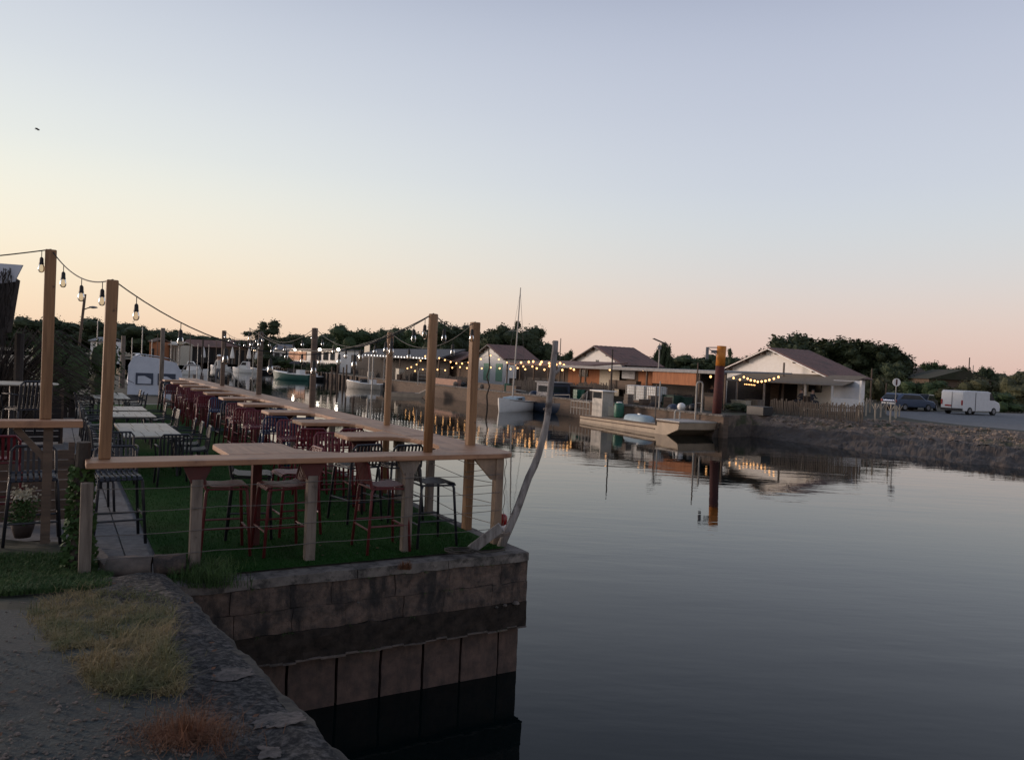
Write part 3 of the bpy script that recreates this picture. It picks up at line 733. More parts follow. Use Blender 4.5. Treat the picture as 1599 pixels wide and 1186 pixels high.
# ------------------------------------------------------------------ stools
def make_stool(name, label, m, cat, group, sh=.75, bt=1.04, arm=False, w_=.44):
    t = thing(name, label, cat, (0, 0, 0), 0, group); h = w_/2; d = .21
    for sx in (-1, 1):
        for sy in (-1, 1):
            l_ = MB(); f = .045 if sh > .6 else .02
            l_.tube([(sx*(h+f), sy*(d+f), 0), (sx*h, sy*d, sh-.06), (sx*(h-.01), sy*(d-.02), sh-.02)], .017, 8); l_.build('leg', m, t, True)
    s_ = MB(); n = 8
    for i in range(n):
        x = lerp(-h+.03, h-.03, i/(n-1)); pts = [(x, -d+.01, sh+.02), (x, -d+.06, sh), (x, 0, sh-.008), (x, d-.04, sh+.006), (x, d+.01, sh-.004), (x, d+.03, sh-.035)]
        for j in range(5): s_.beam(pts[j], pts[j+1], .036, .012)
    s_.tube([(-h, -d, sh-.02), (-h, d, sh-.03), (h, d, sh-.03), (h, -d, sh-.02), (-h, -d, sh-.02)], .012, 6)
    s_.build('seat', m, t)
    b = MB(); y0, y1 = -d-.005, -d-.07
    b.tube([(-h, y0, sh-.02), (-h, y0-.01, sh+.05), (-h+.005, y1+.02, bt-.05), (-h+.045, y1, bt), (h-.045, y1, bt), (h-.005, y1+.02, bt-.05), (h, y0-.01, sh+.05), (h, y0, sh-.02)], .016, 8)
    for i in range(n-1):
        x = lerp(-h+.06, h-.06, i/(n-2)); b.beam((x, y0, sh+.015), (x, y1+.004, bt), .028, .009, up=(0, 1, 0))
    b.build('backrest', m, t, False)
    if sh > .6:
        f = MB(); z = .27; k = h+.027; kd = d+.027
        f.tube([(-k, -kd, z), (k, -kd, z)], .011, 6); f.tube([(-k, kd, z), (k, kd, z)], .012, 6); f.tube([(-k, -kd, z+.04), (-k, kd, z+.04)], .011, 6); f.tube([(k, -kd, z+.04), (k, kd, z+.04)], .011, 6)
        f.build('footrest', m, t)
    if arm:
        for sx in (-1, 1):
            a = MB(); a.tube([(sx*(h+.01), -d-.03, sh+.20), (sx*(h+.03), 0, sh+.21), (sx*(h+.03), d-.02, sh+.20), (sx*(h+.02), d+.03, sh+.15), (sx*(h), d, sh-.03)], .013, 6); a.build('armrest', m, t, True)
    return t
proto = make_stool('bar_stool', 'x', m_black, 'bar stool', 'slatted metal bar stools on the terrace')
used = [False]
COL = {'black': None, 'maroon': {m_black: m_maroon}, 'red': {m_black: m_red}, 'blue': {m_black: m_blue}}
FACE = {'v': 0, '-v': math.pi, 'w': -math.pi/2, '-w': math.pi/2}
def stool(a, b, face, col, lab, z=.025, jit=.26):
    rz = TZ+FACE[face]+random.uniform(-jit, jit); p = T(a, b, z)
    if not used[0]: used[0] = True; proto.location = p; proto.rotation_euler = (0, 0, rz); proto['label'] = lab; return proto
    return dup(proto, p, rz, lab, COL[col])
a, b = AB(672, 752, .76); stool(a, b, 'w', 'black', 'black slatted bar stool standing alone in the corner between the two timber counters, fully visible', jit=.05)
a, b = AB(598, 757, .76); stool(a, b, 'w', 'red', 'red bar stool with its back under the front counter, left of fourth railing post', jit=.05)
a, b = AB(442, 757, .76); stool(a, b, '-w', 'red', 'faded red bar stool behind the railing left of the third railing post')
a, b = AB(350, 757, .76); stool(a, b, 'w', 'red', 'faded red bar stool directly right of the second railing post', jit=.05)
a, b = AB(395, 742, .76); stool(a, b+.1, 'w', 'black', 'black bar stool tucked under the wide table leaf of the front counter')
a, b = AB(470, 742, .76); stool(a, b+.25, '-w', 'maroon', 'maroon bar stool on the water side of the wide table leaf')
a, b = AB(178, 745, .76); stool(a-.05, b+.1, '-v', 'black', 'black bar stool on the paved path by the left end of the front counter')
cols = [('black', 'black', 'maroon', 'maroon'), ('maroon', 'maroon', 'maroon', 'maroon'), ('blue', 'blue', 'maroon', 'maroon'), ('maroon', 'blue', 'maroon', 'black'), ('black', 'maroon', 'blue', 'maroon'),
        ('maroon', 'maroon', 'maroon', 'black'), ('maroon', 'maroon', 'maroon', 'maroon'), ('maroon', 'black', 'maroon', 'maroon'), ('maroon', 'maroon', 'black', 'maroon'), ('black', 'maroon', 'maroon', 'maroon')]
for k, b1 in enumerate(S1):
    b0 = b1-.8
    for j, (a, bb, fc_) in enumerate(((1.32, b0-.16, 'v'), (.80, b0-.3, 'v'), (1.30, b1+.14, '-v'), (.80, b1+.2, '-v'))):
        c_ = cols[k][j]
        lab = '%s bar stool on the %s side of the %s bar table, %s' % (c_, 'near' if j < 2 else 'far', ORD[k], 'lawn end' if j in (0, 2) else 'water end')
        stool(a+random.uniform(-.08, .13), bb+random.uniform(-.10, .08), fc_, c_, lab)
stool(5.08, 2.2, '-v', 'black', 'black slatted bar stool under the short left counter', z=.02, jit=.05)
stool(5.45, 2.9, 'v', 'maroon', 'maroon slatted bar stool behind the black one at the left counter', z=.12, jit=.05)
stool(5.95, 2.6, 'v', 'maroon', 'maroon bar stool cut off by the left edge of the photo', z=.12, jit=.05)

# ------------------------------------------------------------------ low tables with pale tops
chair0 = make_stool('garden_chair', 'x', m_black, 'chair', 'black slatted armchairs at the low pale tables', .44, .84, True, .46)
ch_used = [False]
def chair(p, rz, lab):
    if not ch_used[0]: ch_used[0] = True; chair0.location = p; chair0.rotation_euler = (0, 0, rz); chair0['label'] = lab
    else: dup(chair0, p, rz, lab)
m_joint = mat('dark_joint', (.05, .045, .04), None, 4, .8, 0)
def low_table(a0, a1, b0, b1, lab, cols_, nth):
    t = thing('low_table', lab, 'table', T((a0+a1)/2, (b0+b1)/2, 0), TZ, 'low tables with pale tiled tops on the lawn')
    W_ = a1-a0; D_ = b1-b0; m = MB(); m.box((0, 0, .70), (W_-.02, D_-.02, .03)); m.build('frame', m_black, t)
    m = MB(); nr = max(1, round(D_/.85)); nc = cols_
    for r in range(nr):
        sh = (.35, 0, .2)[r % 3]*W_/nc
        for c in range(nc+1):
            x0 = max(-W_/2, -W_/2+(c-1)*W_/nc+sh if sh else -W_/2+c*W_/nc); x1 = min(W_/2, x0+W_/nc if (c or not sh) else -W_/2+sh)
            if sh and c == 0: x0 = -W_/2
            if x1-x0 < .03: continue
            y0 = -D_/2+r*D_/nr; m.box(((x0+x1)/2, y0+D_/nr/2, .725), (x1-x0-.012, D_/nr-.015, .02))
    m.build('tabletop', m_cream, t)
    for sx in (-1, 1):
        for sy in (-1, 1):
            m = MB(); m.beam((sx*(W_/2-.08), sy*(D_/2-.1), 0), (sx*(W_/2-.12), sy*(D_/2-.1), .69), .035, .035); m.build('leg', m_black, t)
    n = max(1, round(D_/.95))
    for j in range(n):
        b = lerp(b0, b1, (j+.5)/n)
        row = 'nearest the camera' if j == 0 else ('second along' if j == 1 else 'third along')
        chair(T(a0-.22, b, .022), TZ+math.pi/2+random.uniform(-.15, .15), 'black slatted armchair on the water side of the %s low pale table, %s' % (nth, row))
        chair(T(a1+.22, b, .022), TZ-math.pi/2+random.uniform(-.15, .15), 'black slatted armchair on the path side of the %s low pale table, %s' % (nth, row))
nr_ = AB(290, 679, .74); fr_ = AB(262, 657, .74)
low_table(2.93, 3.88, 6.75, 9.35, 'nearest and largest low table, a pale tiled top on black legs', 4, 'nearest')
x = AB(242, 650, .74)[1]; low_table(2.93, 3.88, x, x+1.5, 'second low pale-topped table behind the nearest one', 4, 'second')
x = AB(229, 641, .74)[1]; low_table(2.93, 3.88, x+.2, x+1.6, 'third low pale-topped table along the lawn', 4, 'third')
x = AB(195, 621.7, .74)[1]; low_table(2.93, 3.88, x, x+3.2, 'farthest low pale-topped table beside the path', 4, 'farthest')
chair(T(4.0, 5.9, .02), TZ+math.pi, 'black slatted armchair at the near end of the nearest low table, turned away from it')
chair(T(3.2, 5.95, .02), TZ, 'black slatted armchair pulled up to the near end of the nearest low table')
chair(T(4.45, 3.9, .03), TZ+.1, 'black slatted armchair standing on the paved path with light showing between its slats')

# ------------------------------------------------------------------ corner details
d0 = U(781, 856, 0); d1 = U(835, 700, 1.0)
def ray_at(px, py, dist):
    d = CF*FPX + CR*(px-799.5) - CU*(py-593); return EYE+d*(dist/d.y)
ys = [(781, 856), (797, 820), (812, 782), (826, 745), (841, 708), (850, 672), (856, 640), (860, 600), (865, 562), (867, 532)]
pts = [ray_at(x, y, d0.y+.05+.02*i) for i, (x, y) in enumerate(ys)]
dr = thing('driftwood_pole', 'crooked bare grey driftwood pole leaning out over the water at the terrace corner', 'pole', pts[0])
m = MB(); fine = []
for i in range(len(pts)-1):
    for f in (0, .5): fine.append(pts[i].lerp(pts[i+1], f)-pts[0])
fine.append(pts[-1]-pts[0])
fine = [p+Vector((noise.noise(p*4)*.018, 0, 0)) for p in fine]
m.tube(fine, .05, 12, rr=[lerp(.052, .036, i/(len(fine)-1))*(1+.14*noise.noise(Vector((0, 0, i*1.3)))) for i in range(len(fine))]); m.build('stem', m_drift, dr, True)
m = MB(); k = ray_at(862, 585, d0.y+.2)-pts[0]; m.tube([k, k+Vector((.07, 0, .05)), k+Vector((.10, 0, .11))], .02, 7, rr=[.03, .022, .012]); m.build('branch_stub', m_drift, dr, True)
m = MB(); k = ray_at(856, 640, d0.y+.2)-pts[0]; m.tube([k, k+Vector((-.06, 0, .015))], .02, 7, rr=[.02, .012]); m.build('branch_stub', m_drift, dr, True)
p0, p1 = U(735, 858, .03), U(783, 822, .33); m = MB(); m.beam((0, 0, 0), p1-p0, .115, .045, up=(0, 1, 0))
tag(m.build('propped_board', m_drift, loc=p0, bevel=.006), 'pale grey board propped against the corner post of the counter', 'board')
p = U(783, 848, 0); m = MB(); m.lathe([(.045, 0), (.05, .02), (.05, .12), (.04, .14), (.055, .17), (.055, .20)], (0, 0, .0), 12)
q = thing('harbour_lantern', 'small white and dark red lantern standing between the corner post and the driftwood pole', 'lantern', p+Vector((-.0, .12, .0)))
m.build('base', m_white, q, True); m = MB(); m.lathe([(.03, .20), (.055, .22), (.062, .27), (.058, .32), (.03, .345)], n=12); m.build('lens', m_redlens, q, True)
p0, p1 = U(770, 838, .16), U(796, 832, .2); m = MB(); m.beam((0, 0, 0), p1-p0, .05, .03); tag(m.build('cleat_board', m_oldpost, loc=p0), 'narrow grey batten fixed across the foot of the corner post', 'board')
m = MB(); pts = []
for i in range(90):
    a = i*.21; r = .13+.02*math.sin(i*.7); pts.append((math.cos(a)*r*1.2, math.sin(a)*r*.8, .02+.012*(i/30)+.004*math.sin(i)))
pts += [(.25, .02, .02), (.4, .1, .02), (.52, .08, .05)]
m.tube(pts, .009, 6); tag(m.build('rope_coil', m_mortar, None, True, loc=U(718, 864, .03)), 'loose coil of pale rope lying on the lawn by the terrace corner', 'rope')
m = MB(); pts = [T(.1, .35, BZ+.0)-T(.1, .35, 0)]
x0 = ray_at(790, 715, 9.6); pts = [x0+Vector((.012*math.sin(i*1.9), 0, -.07*i))-x0 for i in range(13)]
m.tube(pts, .004, 5); tag(m.build('twine', m_oldpost, loc=x0), 'thin kinked twine hanging from the rounded end of the counter', 'twine')

# ------------------------------------------------------------------ string lights over the terrace
def bulb_parts(t, p, r=.031, lit=False, drop=.07):
    m = MB(); m.tube([p, p+Vector((0, 0, -drop))], .004, 5); z = p.z-drop
    m.lathe([(.010, 0), (.019, -.015), (.021, -.055), (.025, -.075)], (p.x, p.y, z), 10); s_ = m.build('socket', m_cable, t, False)
    g = MB(); g.lathe([(.018, -.07), (.026, -.09), (r, -.115), (r*.96, -.14), (r*.7, -.158), (r*.25, -.165)], (p.x, p.y, z), 12); g.build('bulb', m_bulb, t, True)
def string_light(lab, spans, pitch, first=.3):
    base = spans[0][0]; t = thing('string_light', lab, 'string light', base, 0, 'string lights over the terrace'); pts = []; 
    for (p, q, sag) in spans:
        n = 24
        for i in range(n+(1 if (p, q, sag) == spans[-1] else 0)):
            f = i/n; v = p.lerp(q, f); v = v-Vector((0, 0, sag*4*f*(1-f))); pts.append(v-base)
    m = MB(); m.tube(pts, .0065, 6); m.build('cable', m_cable, t, True)
    acc = first
    for i in range(len(pts)-1):
        L_ = (pts[i+1]-pts[i]).length
        while acc < L_: bulb_parts(t, pts[i].lerp(pts[i+1], acc/L_)); acc += pitch
        acc -= L_
    return t
off = Vector((0, 0, .005))
string_light('near string of clear unlit bulbs from the left counter post over the front posts', [(ray_at(-160, 410, 7.6), tL+off, .02), (tL+off, tA+off, .14), (tA+off, tB+off, .60)], .47, .30)
string_light('string of clear unlit bulbs running back along the long counter posts', [(tB+off, outer[0]+off, .12), (outer[0]+off, outer[1]+off, .30), (outer[1]+off, outer[2]+off, .32), (outer[2]+off, outer[3]+off, .3), (outer[3]+off, outer[4]+off, .25)], .78, .3)
string_light('short string of clear bulbs slung from the round-topped post towards the lawn posts', [(tB+off, T(1.6, 8.2, 2.72), .45), (T(1.6, 8.2, 2.72), outer[3]+off, .3)], .8, .5)

# ------------------------------------------------------------------ left side odds and ends
b0 = T(5.2, 3.6, .0)
pl = thing('wooden_screen', 'low brown plank screen behind the end of the left counter', 'screen', T(5.0, 3.4, 0), TZ)
for i in range(7):
    m = MB() if i == 0 else m; m.box((-.1, 0, .10+i*.125), (.85, .03, .115))
m.build('planks', m_plank, pl)
for x in (-.5, .3): q = MB(); q.box((x, .04, .5), (.07, .05, 1.0)); q.build('post', m_plank, pl)
p = U(35, 838, .08)
pot = thing('flower_pot', 'dark pot of small white flowers on the ground left of the ivy post', 'flower pot', p)
m = MB(); m.lathe([(.08, 0), (.11, .10), (.12, .17), (.105, .17)], n=14); m.build('pot', m_terra, pot, True)
m = MB()
for i in range(500):
    q = Vector((random.gauss(0, .07), random.gauss(0, .07), .16+random.random()*.26)); u = Vector((random.uniform(-1, 1), random.uniform(-1, 1), random.uniform(-1, 1))).normalized()*.02; v = u.orthogonal().normalized()*.012; m.face([q-u, q+v, q+u, q-v])
m.build('leaves', m_green, pot)
m = MB()
for i in range(260):
    q = Vector((random.gauss(0, .06), random.gauss(0, .06), .43+abs(random.gauss(0, .06)))); u = Vector((random.uniform(-1, 1), random.uniform(-1, 1), random.uniform(-1, 1))).normalized()*.014; v = u.orthogonal().normalized()*.014; m.face([q-u, q+v, q+u, q-v])
m.build('blossoms', m_petal, pot)
# table with cloth top further back at left, with its chairs
p = XYD(20, 12.3); tz_ = ZAT(p[0], p[1], 597)
t = thing('round_table', 'dark table with a pale curved top at the far left behind the timber post', 'table', (p[0], p[1], 0), TZ)
m = MB(); m.lathe([(.55, tz_-.03), (.58, tz_-.015), (.57, tz_)], n=24, sx=1.1); m.build('tabletop', m_cream, t, False)
m = MB(); m.tube([(0, 0, 0), (0, 0, tz_-.03)], .04, 8); m.build('leg', m_black, t)
for i, (dx, dy, r) in enumerate(((-.1, -.75, 0), (.55, -.5, .5), (-.75, -.3, -.9))):
    chair((p[0]+dx, p[1]+dy, tz_-.78), TZ+r, ['black slatted armchair in front of the round pale table at far left', 'black slatted armchair at the right of the round pale table', 'black slatted armchair cut off at the left beside the round pale table'][i])
# thatched shelter with white sheet, far left
x_, y_ = XYD(-40, 13.0); zt = ZAT(*XYD(0, 13.0), 412); zb = ZAT(*XYD(20, 13), 520)
sh = thing('thatched_shelter', 'dark shaggy thatched shelter with a white sheet on top at the left edge', 'shelter', (x_-.6, y_, 0))
ex = XYD(18, 13.85)[0]-(x_-.6)
m = MB(); m.grid(lambda u, v: Vector((lerp(-2.2, ex-.0, u)+.02*math.sin(v*9), lerp(-.9, .9, v), lerp(zt+.10, zt-.02, u**2)-.30*(abs(v-.5)*2)**2-(.04*math.sin(v*12)))), 20, 14); o = m.build('white_sheet', m_sheet, sh, True)
q = o.modifiers.new('s', 'SOLIDIFY'); q.thickness = .02
m = MB(); exf = XYD(30, 12.05)[0]-(x_-.6); m.extr([(-2.2, zt+.02), (exf, zt-.10), (exf-.12, zt-.36), (exf-.55, zt-.44), (-2.2, zt-.40)], (0, -.95, 0), (1, 0, 0), (0, 0, 1), (0, 1, 0), .025); m.build('sheet_valance', m_sheet, sh)
m = MB(); ex = exf-.16; m.extr([(-2.2, zb-.4), (-.3, zb-.5), (ex-.16, zb), (ex-.10, zb+.45), (ex-.05, zt-.32), (ex-.25, zt-.2), (-2.2, zt-.2)], (0, -.88, 0), (1, 0, 0), (0, 0, 1), (0, 1, 0), .22)
for i in range(5200):
    f = random.random(); z = lerp(zt-.15, zb-.1, f); x = random.uniform(-1.4, ex+.03-.10*f); y = random.uniform(-1.0, -.86); l_ = random.uniform(.08, .28)
    p_ = Vector((x, y-.04*random.random(), z)); m.face([p_, p_+Vector((.014, 0, 0)), p_+Vector((random.uniform(-.05, .06), -.04, -l_))])
m.build('thatch', m_darkwood, sh)
for x in (-1.2, ex-.45): q = MB(); q.tube([(x, 0, 0), (x, 0, zb)], .07, 8); q.build('post', m_darkwood, sh)
# bare arching stems below it
sx_, sy_ = XYD(-10, 14.5)
m = MB()
for i in range(260):
    a = random.uniform(-.3, 3.4); ln = random.uniform(1.2, 2.6); dx, dy = math.cos(a)*ln*.75, math.sin(a)*ln*.4; p_ = Vector((random.gauss(0, .15), random.gauss(0, .15), 0)); h = random.uniform(1.2, 2.6)
    m.tube([p_, p_+Vector((dx*.35, dy*.35, h*.7)), p_+Vector((dx*.75, dy*.75, h*.95)), p_+Vector((dx*1.2, dy*1.2, h*.75))], .012, 4, False, rr=[.014, .012, .009, .005])
bsh = m.build('arching_shrub', m_bark, None, loc=(sx_, sy_, .1)); tag(bsh, 'dark shrub of long bare arching stems below the thatched shelter', 'shrub')
# dark timber fence and deck behind
f0, f1 = T(4.75, 12.5), T(8.6, 12.5)
fn = thing('timber_fence', 'dark horizontal-board fence left of the paved path', 'fence', f1, TZ)
m = MB()
for i in range(8): m.box((1.92, 0, .1+i*.13), (3.85, .03, .115))
m.build('boards', m_darkwood, fn)
for x in (0, 1.3, 2.6, 3.85): q = MB(); q.box((x, .06, .62), (.09, .09, 1.24)); q.build('post', m_plank, fn)
q = MB(); q.box((1.92, 0, 1.2), (3.95, .14, .04)); q.build('top_rail', m_plank, fn)
dk_ = thing('timber_deck', 'low dark timber deck beyond the farthest pale table', 'deck', T(6.4, 22, 0), TZ)
q = MB()
for i in range(16): q.box((0, -2.2+i*.28, .62), (4.2, .26, .05))
q.build('boards', m_plank, dk_)
q = MB()
for i in range(20): q.box((-2+i*.21, -2.36, .32), (.18, .03, .60))
q.build('skirt', m_darkwood, dk_)
# ------------------------------------------------------------------ trees
def crown_mesh(kind, seed, n=2600):
    rnd = random.Random(seed); m = MB(); lobes = []
    if kind == 'broad':
        for i in range(15):
            a = rnd.uniform(0, 6.28); r = rnd.uniform(.05, .34); z = rnd.uniform(.22, .80)
            lobes.append((Vector((math.cos(a)*r*(1.1-z*.5), math.sin(a)*r*(1.1-z*.5), z)), rnd.uniform(.12, .21), rnd.uniform(.10, .18)))
    elif kind == 'pine':      # umbrella pine: wide, flat-bottomed dome
        for i in range(46):
            a = i*2.4+rnd.uniform(-.4, .4); r = .42*math.sqrt((i+.5)/46); z = .30+.46*math.sqrt(max(0, 1-(r/.47)**2))-rnd.uniform(0, .10)-(.12 if i % 3 == 0 else 0)
            lobes.append((Vector((math.cos(a)*r, math.sin(a)*r, z)), rnd.uniform(.075, .115), rnd.uniform(.10, .15)))
    elif kind == 'tall':
        for i in range(14):
            z = rnd.uniform(.15, .88); a = rnd.uniform(0, 6.28); r = rnd.uniform(.0, .22)*(1.1-z)
            lobes.append((Vector((math.cos(a)*r, math.sin(a)*r, z)), rnd.uniform(.12, .20)*(1.15-z*.5), rnd.uniform(.09, .14)))
    elif kind == 'sparse':
        for i in range(9):
            a = rnd.uniform(0, 6.28); r = rnd.uniform(.1, .42); z = rnd.uniform(.25, .92)
            lobes.append((Vector((math.cos(a)*r, math.sin(a)*r, z)), rnd.uniform(.07, .13), rnd.uniform(.05, .09)))
    elif kind == 'bush':
        for i in range(12):
            a = rnd.uniform(0, 6.28); r = rnd.uniform(0, .34); z = rnd.uniform(.1, .62)
            lobes.append((Vector((math.cos(a)*r, math.sin(a)*r, z)), rnd.uniform(.12, .2), rnd.uniform(.14, .26)))
    tot = sum(l[1]**2 for l in lobes)
    for c, r, h in lobes:
        k = int(n*r*r/tot)
        for j in range(k):
            d = Vector((rnd.gauss(0, 1), rnd.gauss(0, 1), rnd.gauss(0, 1))).normalized(); rr = rnd.random()**.35*(1+(.10 if kind == 'pine' else .20)*rnd.gauss(0, 1))
            p = c+Vector((d.x*r*rr, d.y*r*rr, d.z*h*rr)); s_ = rnd.uniform(.010, .026)
            u = Vector((rnd.gauss(0, 1), rnd.gauss(0, 1), rnd.gauss(0, .6))).normalized()*s_; v = u.orthogonal().normalized()*s_*rnd.uniform(.5, 1)
            m.face([p-u, p+v, p+u*.9, p-v*.8])
    for c, r, h in lobes:       # lumpy leafy core of each limb's foliage
        n1, n2 = 7, 10; i0 = len(m.v)
        for a in range(n1+1):
            for b in range(n2):
                th, ph = math.pi*a/n1, 2*math.pi*b/n2; d = Vector((math.sin(th)*math.cos(ph), math.sin(th)*math.sin(ph), math.cos(th)))
                k = (.62 if kind == 'pine' else .76)*(1+.35*noise.noise((c+d*r)*14)); m.v.append((c.x+d.x*r*k, c.y+d.y*r*k, c.z+d.z*h*k))
        for a in range(n1):
            for b in range(n2):
                p = i0+a*n2+b; q = i0+a*n2+(b+1) % n2; m.f.append((p, q, q+n2, p+n2)); m.mi.append(0)
    m.lobes = lobes; return m
def mesh_of(mb, name, mt):
    me = bpy.data.meshes.new(name); me.from_pydata(mb.v, [], mb.f); me.materials.append(mt); me.update(); return me
CR_ = {}
for kd, n in (('broad', 4200), ('pine', 7000), ('tall', 3400), ('sparse', 2400), ('bush', 3600)):
    for sd in range(3 if kd in ('broad', 'bush', 'pine') else 2):
        mb_ = crown_mesh(kd, sd*11+3, n)
        for nm, mt in (('d', m_leafd), ('m', m_leafm), ('b', m_leafb)):
            if kd in ('tall', 'sparse') and nm == 'b': continue
            CR_[kd, sd, nm] = (mesh_of(mb_, kd+'_crown', mt), mb_.lobes)
def crown_obj(name, kd, sd, col, par, scale, rz):
    o = bpy.data.objects.new(name, CR_[kd, sd, col][0]); C.objects.link(o); o.parent = par; o.scale = scale; o.rotation_euler = (0, 0, rz); return o
def tree(px, top, wpx, dist, kd, col, label, name='tree', cat='tree', sd=0, base=LAND, group='trees behind the harbour', sz=1.0):
    x, y = XYD(px, dist, 560); zt = ZAT(x, y, top); W_ = wpx*(1.45 if kd == 'broad' else 1.25)/FPX*dist; H = zt-base
    t = thing(name, label, cat, (x, y, base), 0, group)
    mk = {'broad': .96, 'pine': .90, 'tall': .98, 'sparse': .97, 'bush': .82}[kd]
    kw = {'broad': .85, 'pine': .88, 'tall': .55, 'sparse': 1.0, 'bush': .85}[kd]
    sc = Vector((W_/kw, W_/kw, H/mk*sz)); rz = random.uniform(0, 6.28)
    crown_obj('crown', kd, sd, col, t, sc, rz)
    if kd != 'bush':
        m = MB(); r = max(.12, H*.022); top_ = Vector((0, 0, H*.55))
        m.tube([(0, 0, 0), (.05*r, 0, H*.3), top_], r, 7, rr=[r*1.25, r, r*.6])
        R_ = Matrix.Rotation(rz, 3, 'Z')
        for c, r_, h in CR_[kd, sd, col][1][:8]:
            q = R_@Vector(c); q = Vector((q.x*sc.x, q.y*sc.y, q.z*sc.z)); a = Vector((0, 0, H*random.uniform(.25, .5)))
            m.tube([a, a.lerp(q, .5)+Vector((0, 0, -.02*H)), q], .1, 5, False, rr=[r*.5, r*.35, r*.15])
        m.build('trunk', m_bark, t)
    return t
def forest(label, prof, dist, col, spread=18, name='woodland', n=None, size=6.5):
    # a far-off wood as one mass: many overlapping crowns whose tops follow the skyline profile
    v, f = [], []; cs = [CR_['broad', i, col][0] for i in range(3)]; m = MB()
    x0, x1 = prof[0][0], prof[-1][0]; wid = (x1-x0)/FPX*dist; n = n or int(wid/size*4.6)
    base = Vector((*XYD((x0+x1)/2, dist), LAND))
    for i in range(n):
        px = x0+(x1-x0)*(i+random.random())/n; k = next((j for j in range(len(prof)-1) if prof[j+1][0] >= px), len(prof)-2)
        row = lerp(prof[k][1], prof[k+1][1], (px-prof[k][0])/(prof[k+1][0]-prof[k][0])); dd = dist+random.uniform(0, spread)
        x, y = XYD(px, dd, 560); h = (ZAT(x, y, row+abs(random.gauss(0, 2.2)))-LAND)*(1 if random.random() < .75 else .8); w_ = size*random.uniform(.9, 1.6)
        src = random.choice(cs); rz = Matrix.Rotation(random.uniform(0, 6.28), 3, 'Z'); i0 = len(m.v); keep = random.random
        st_ = 2
        for p in src.polygons:
            if p.index % st_ and p.index < len(src.polygons)-1050: continue
            k0 = len(m.v)
            for vi in p.vertices:
                q = rz@src.vertices[vi].co; m.v.append((x+q.x*w_*1.2-base.x, y+q.y*w_*1.2-base.y, (q.z*1.12-.1)*h))
            m.f.append(tuple(range(k0, k0+len(p.vertices)))); m.mi.append(0)
    o = m.build(name, {'d': m_leafd, 'm': m_leafm, 'b': m_leafb}[col], None, loc=base); return tag(o, label, 'woodland', kind='stuff')
forest('dark wooded ridge on the skyline at far left', [(-60, 490), (30, 491), (60, 486), (100, 496), (150, 489), (200, 498), (250, 508), (300, 517), (340, 520), (400, 524), (470, 524)], 230, 'd', 30, size=11)
forest('dark tree belt on the skyline behind the middle of the harbour', [(440, 518), (520, 514), (560, 512), (640, 506), (700, 504), (760, 507), (850, 524), (872, 545), (880, 562)], 190, 'd', 25, size=9)
forest('low dark wood behind the flat-roofed oyster sheds', [(860, 562), (920, 556), (990, 548), (1030, 546), (1090, 545), (1140, 549), (1200, 552)], 170, 'd', 20, size=8)
forest('low olive scrub and trees on the skyline at far right', [(1380, 572), (1420, 570), (1470, 570), (1520, 573), (1600, 574), (1680, 572)], 130, 'b', 25, size=7)
T_ = [ # px, top, width px, dist, kind, colour, variant, label
 (392, 508, 62, 175, 'sparse', 'd', 0, 'thin ragged dark tree behind the tiled sheds, left of a pair of rounded trees'),
 (408, 501, 30, 178, 'tall', 'd', 0, 'left of a pair of tall rounded dark trees above the white motorboat'),
 (424, 499, 36, 176, 'tall', 'd', 1, 'right of a pair of tall rounded dark trees above the white motorboat'),
 (446, 516, 40, 180, 'broad', 'd', 1, 'small dark tree stepping down to the right of the rounded pair'),
 (545, 505, 48, 150, 'broad', 'm', 0, 'green rounded tree above the dark-roofed restaurant at its left end'),
 (584, 506, 50, 155, 'broad', 'd', 1, 'dark tree with spiky tops left of the second counter post'),
 (612, 507, 46, 152, 'broad', 'd', 2, 'dark tree right behind the second counter post'),
 (648, 506, 50, 150, 'broad', 'm', 1, 'dark green tree left of the round-topped timber post'),
 (700, 500, 60, 130, 'broad', 'd', 0, 'big dark tree right of the round-topped timber post'),
 (727, 499, 46, 132, 'broad', 'd', 2, 'dark tree directly behind the nearest counter post'),
 (764, 495, 50, 125, 'broad', 'd', 1, 'tall dark tree above the gable with green shutters'),
 (800, 487, 36, 128, 'sparse', 'd', 1, 'tallest tree with open airy crown just behind the sailboat mast'),
 (812, 506, 62, 126, 'broad', 'd', 0, 'wide dark tree behind the sailboat mast'),
 (838, 508, 46, 128, 'sparse', 'd', 0, 'ragged dark tree right of the mast with loose tufts against the sky'),
 (852, 535, 40, 124, 'broad', 'd', 2, 'low dark tree just left of the driftwood pole top'),
 (884, 540, 22, 132, 'broad', 'd', 1, 'small round tree right of the driftwood pole'),
 (1036, 530, 24, 120, 'pine', 'd', 0, 'small flat-topped pine beside the solar street lamp'),
 (1140, 543, 14, 140, 'tall', 'd', 0, 'narrow dark tree right behind the orange pile'),
 (1242, 514, 92, 118, 'pine', 'd', 0, 'leftmost crown of the big umbrella pines behind the white gabled building'),
 (1300, 519, 110, 116, 'pine', 'd', 1, 'widest umbrella pine behind the red roof of the white gabled building'),
 (1352, 521, 104, 114, 'pine', 'd', 2, 'umbrella pine on the right shoulder of the large group'),
 (1384, 540, 60, 112, 'pine', 'd', 0, 'lower umbrella pine at the right end of the large group'),
 (1400, 560, 46, 105, 'broad', 'd', 2, 'dark bushy tree behind the round road sign'),
 (1456, 559, 44, 125, 'pine', 'm', 1, 'small rounded pine above the pale hipped roof at right'),
 (1504, 566, 26, 128, 'pine', 'd', 2, 'smallest round pine left of the slim roadside pole'),
 (1538, 569, 34, 126, 'pine', 'd', 0, 'low round pine above the white van'),
]
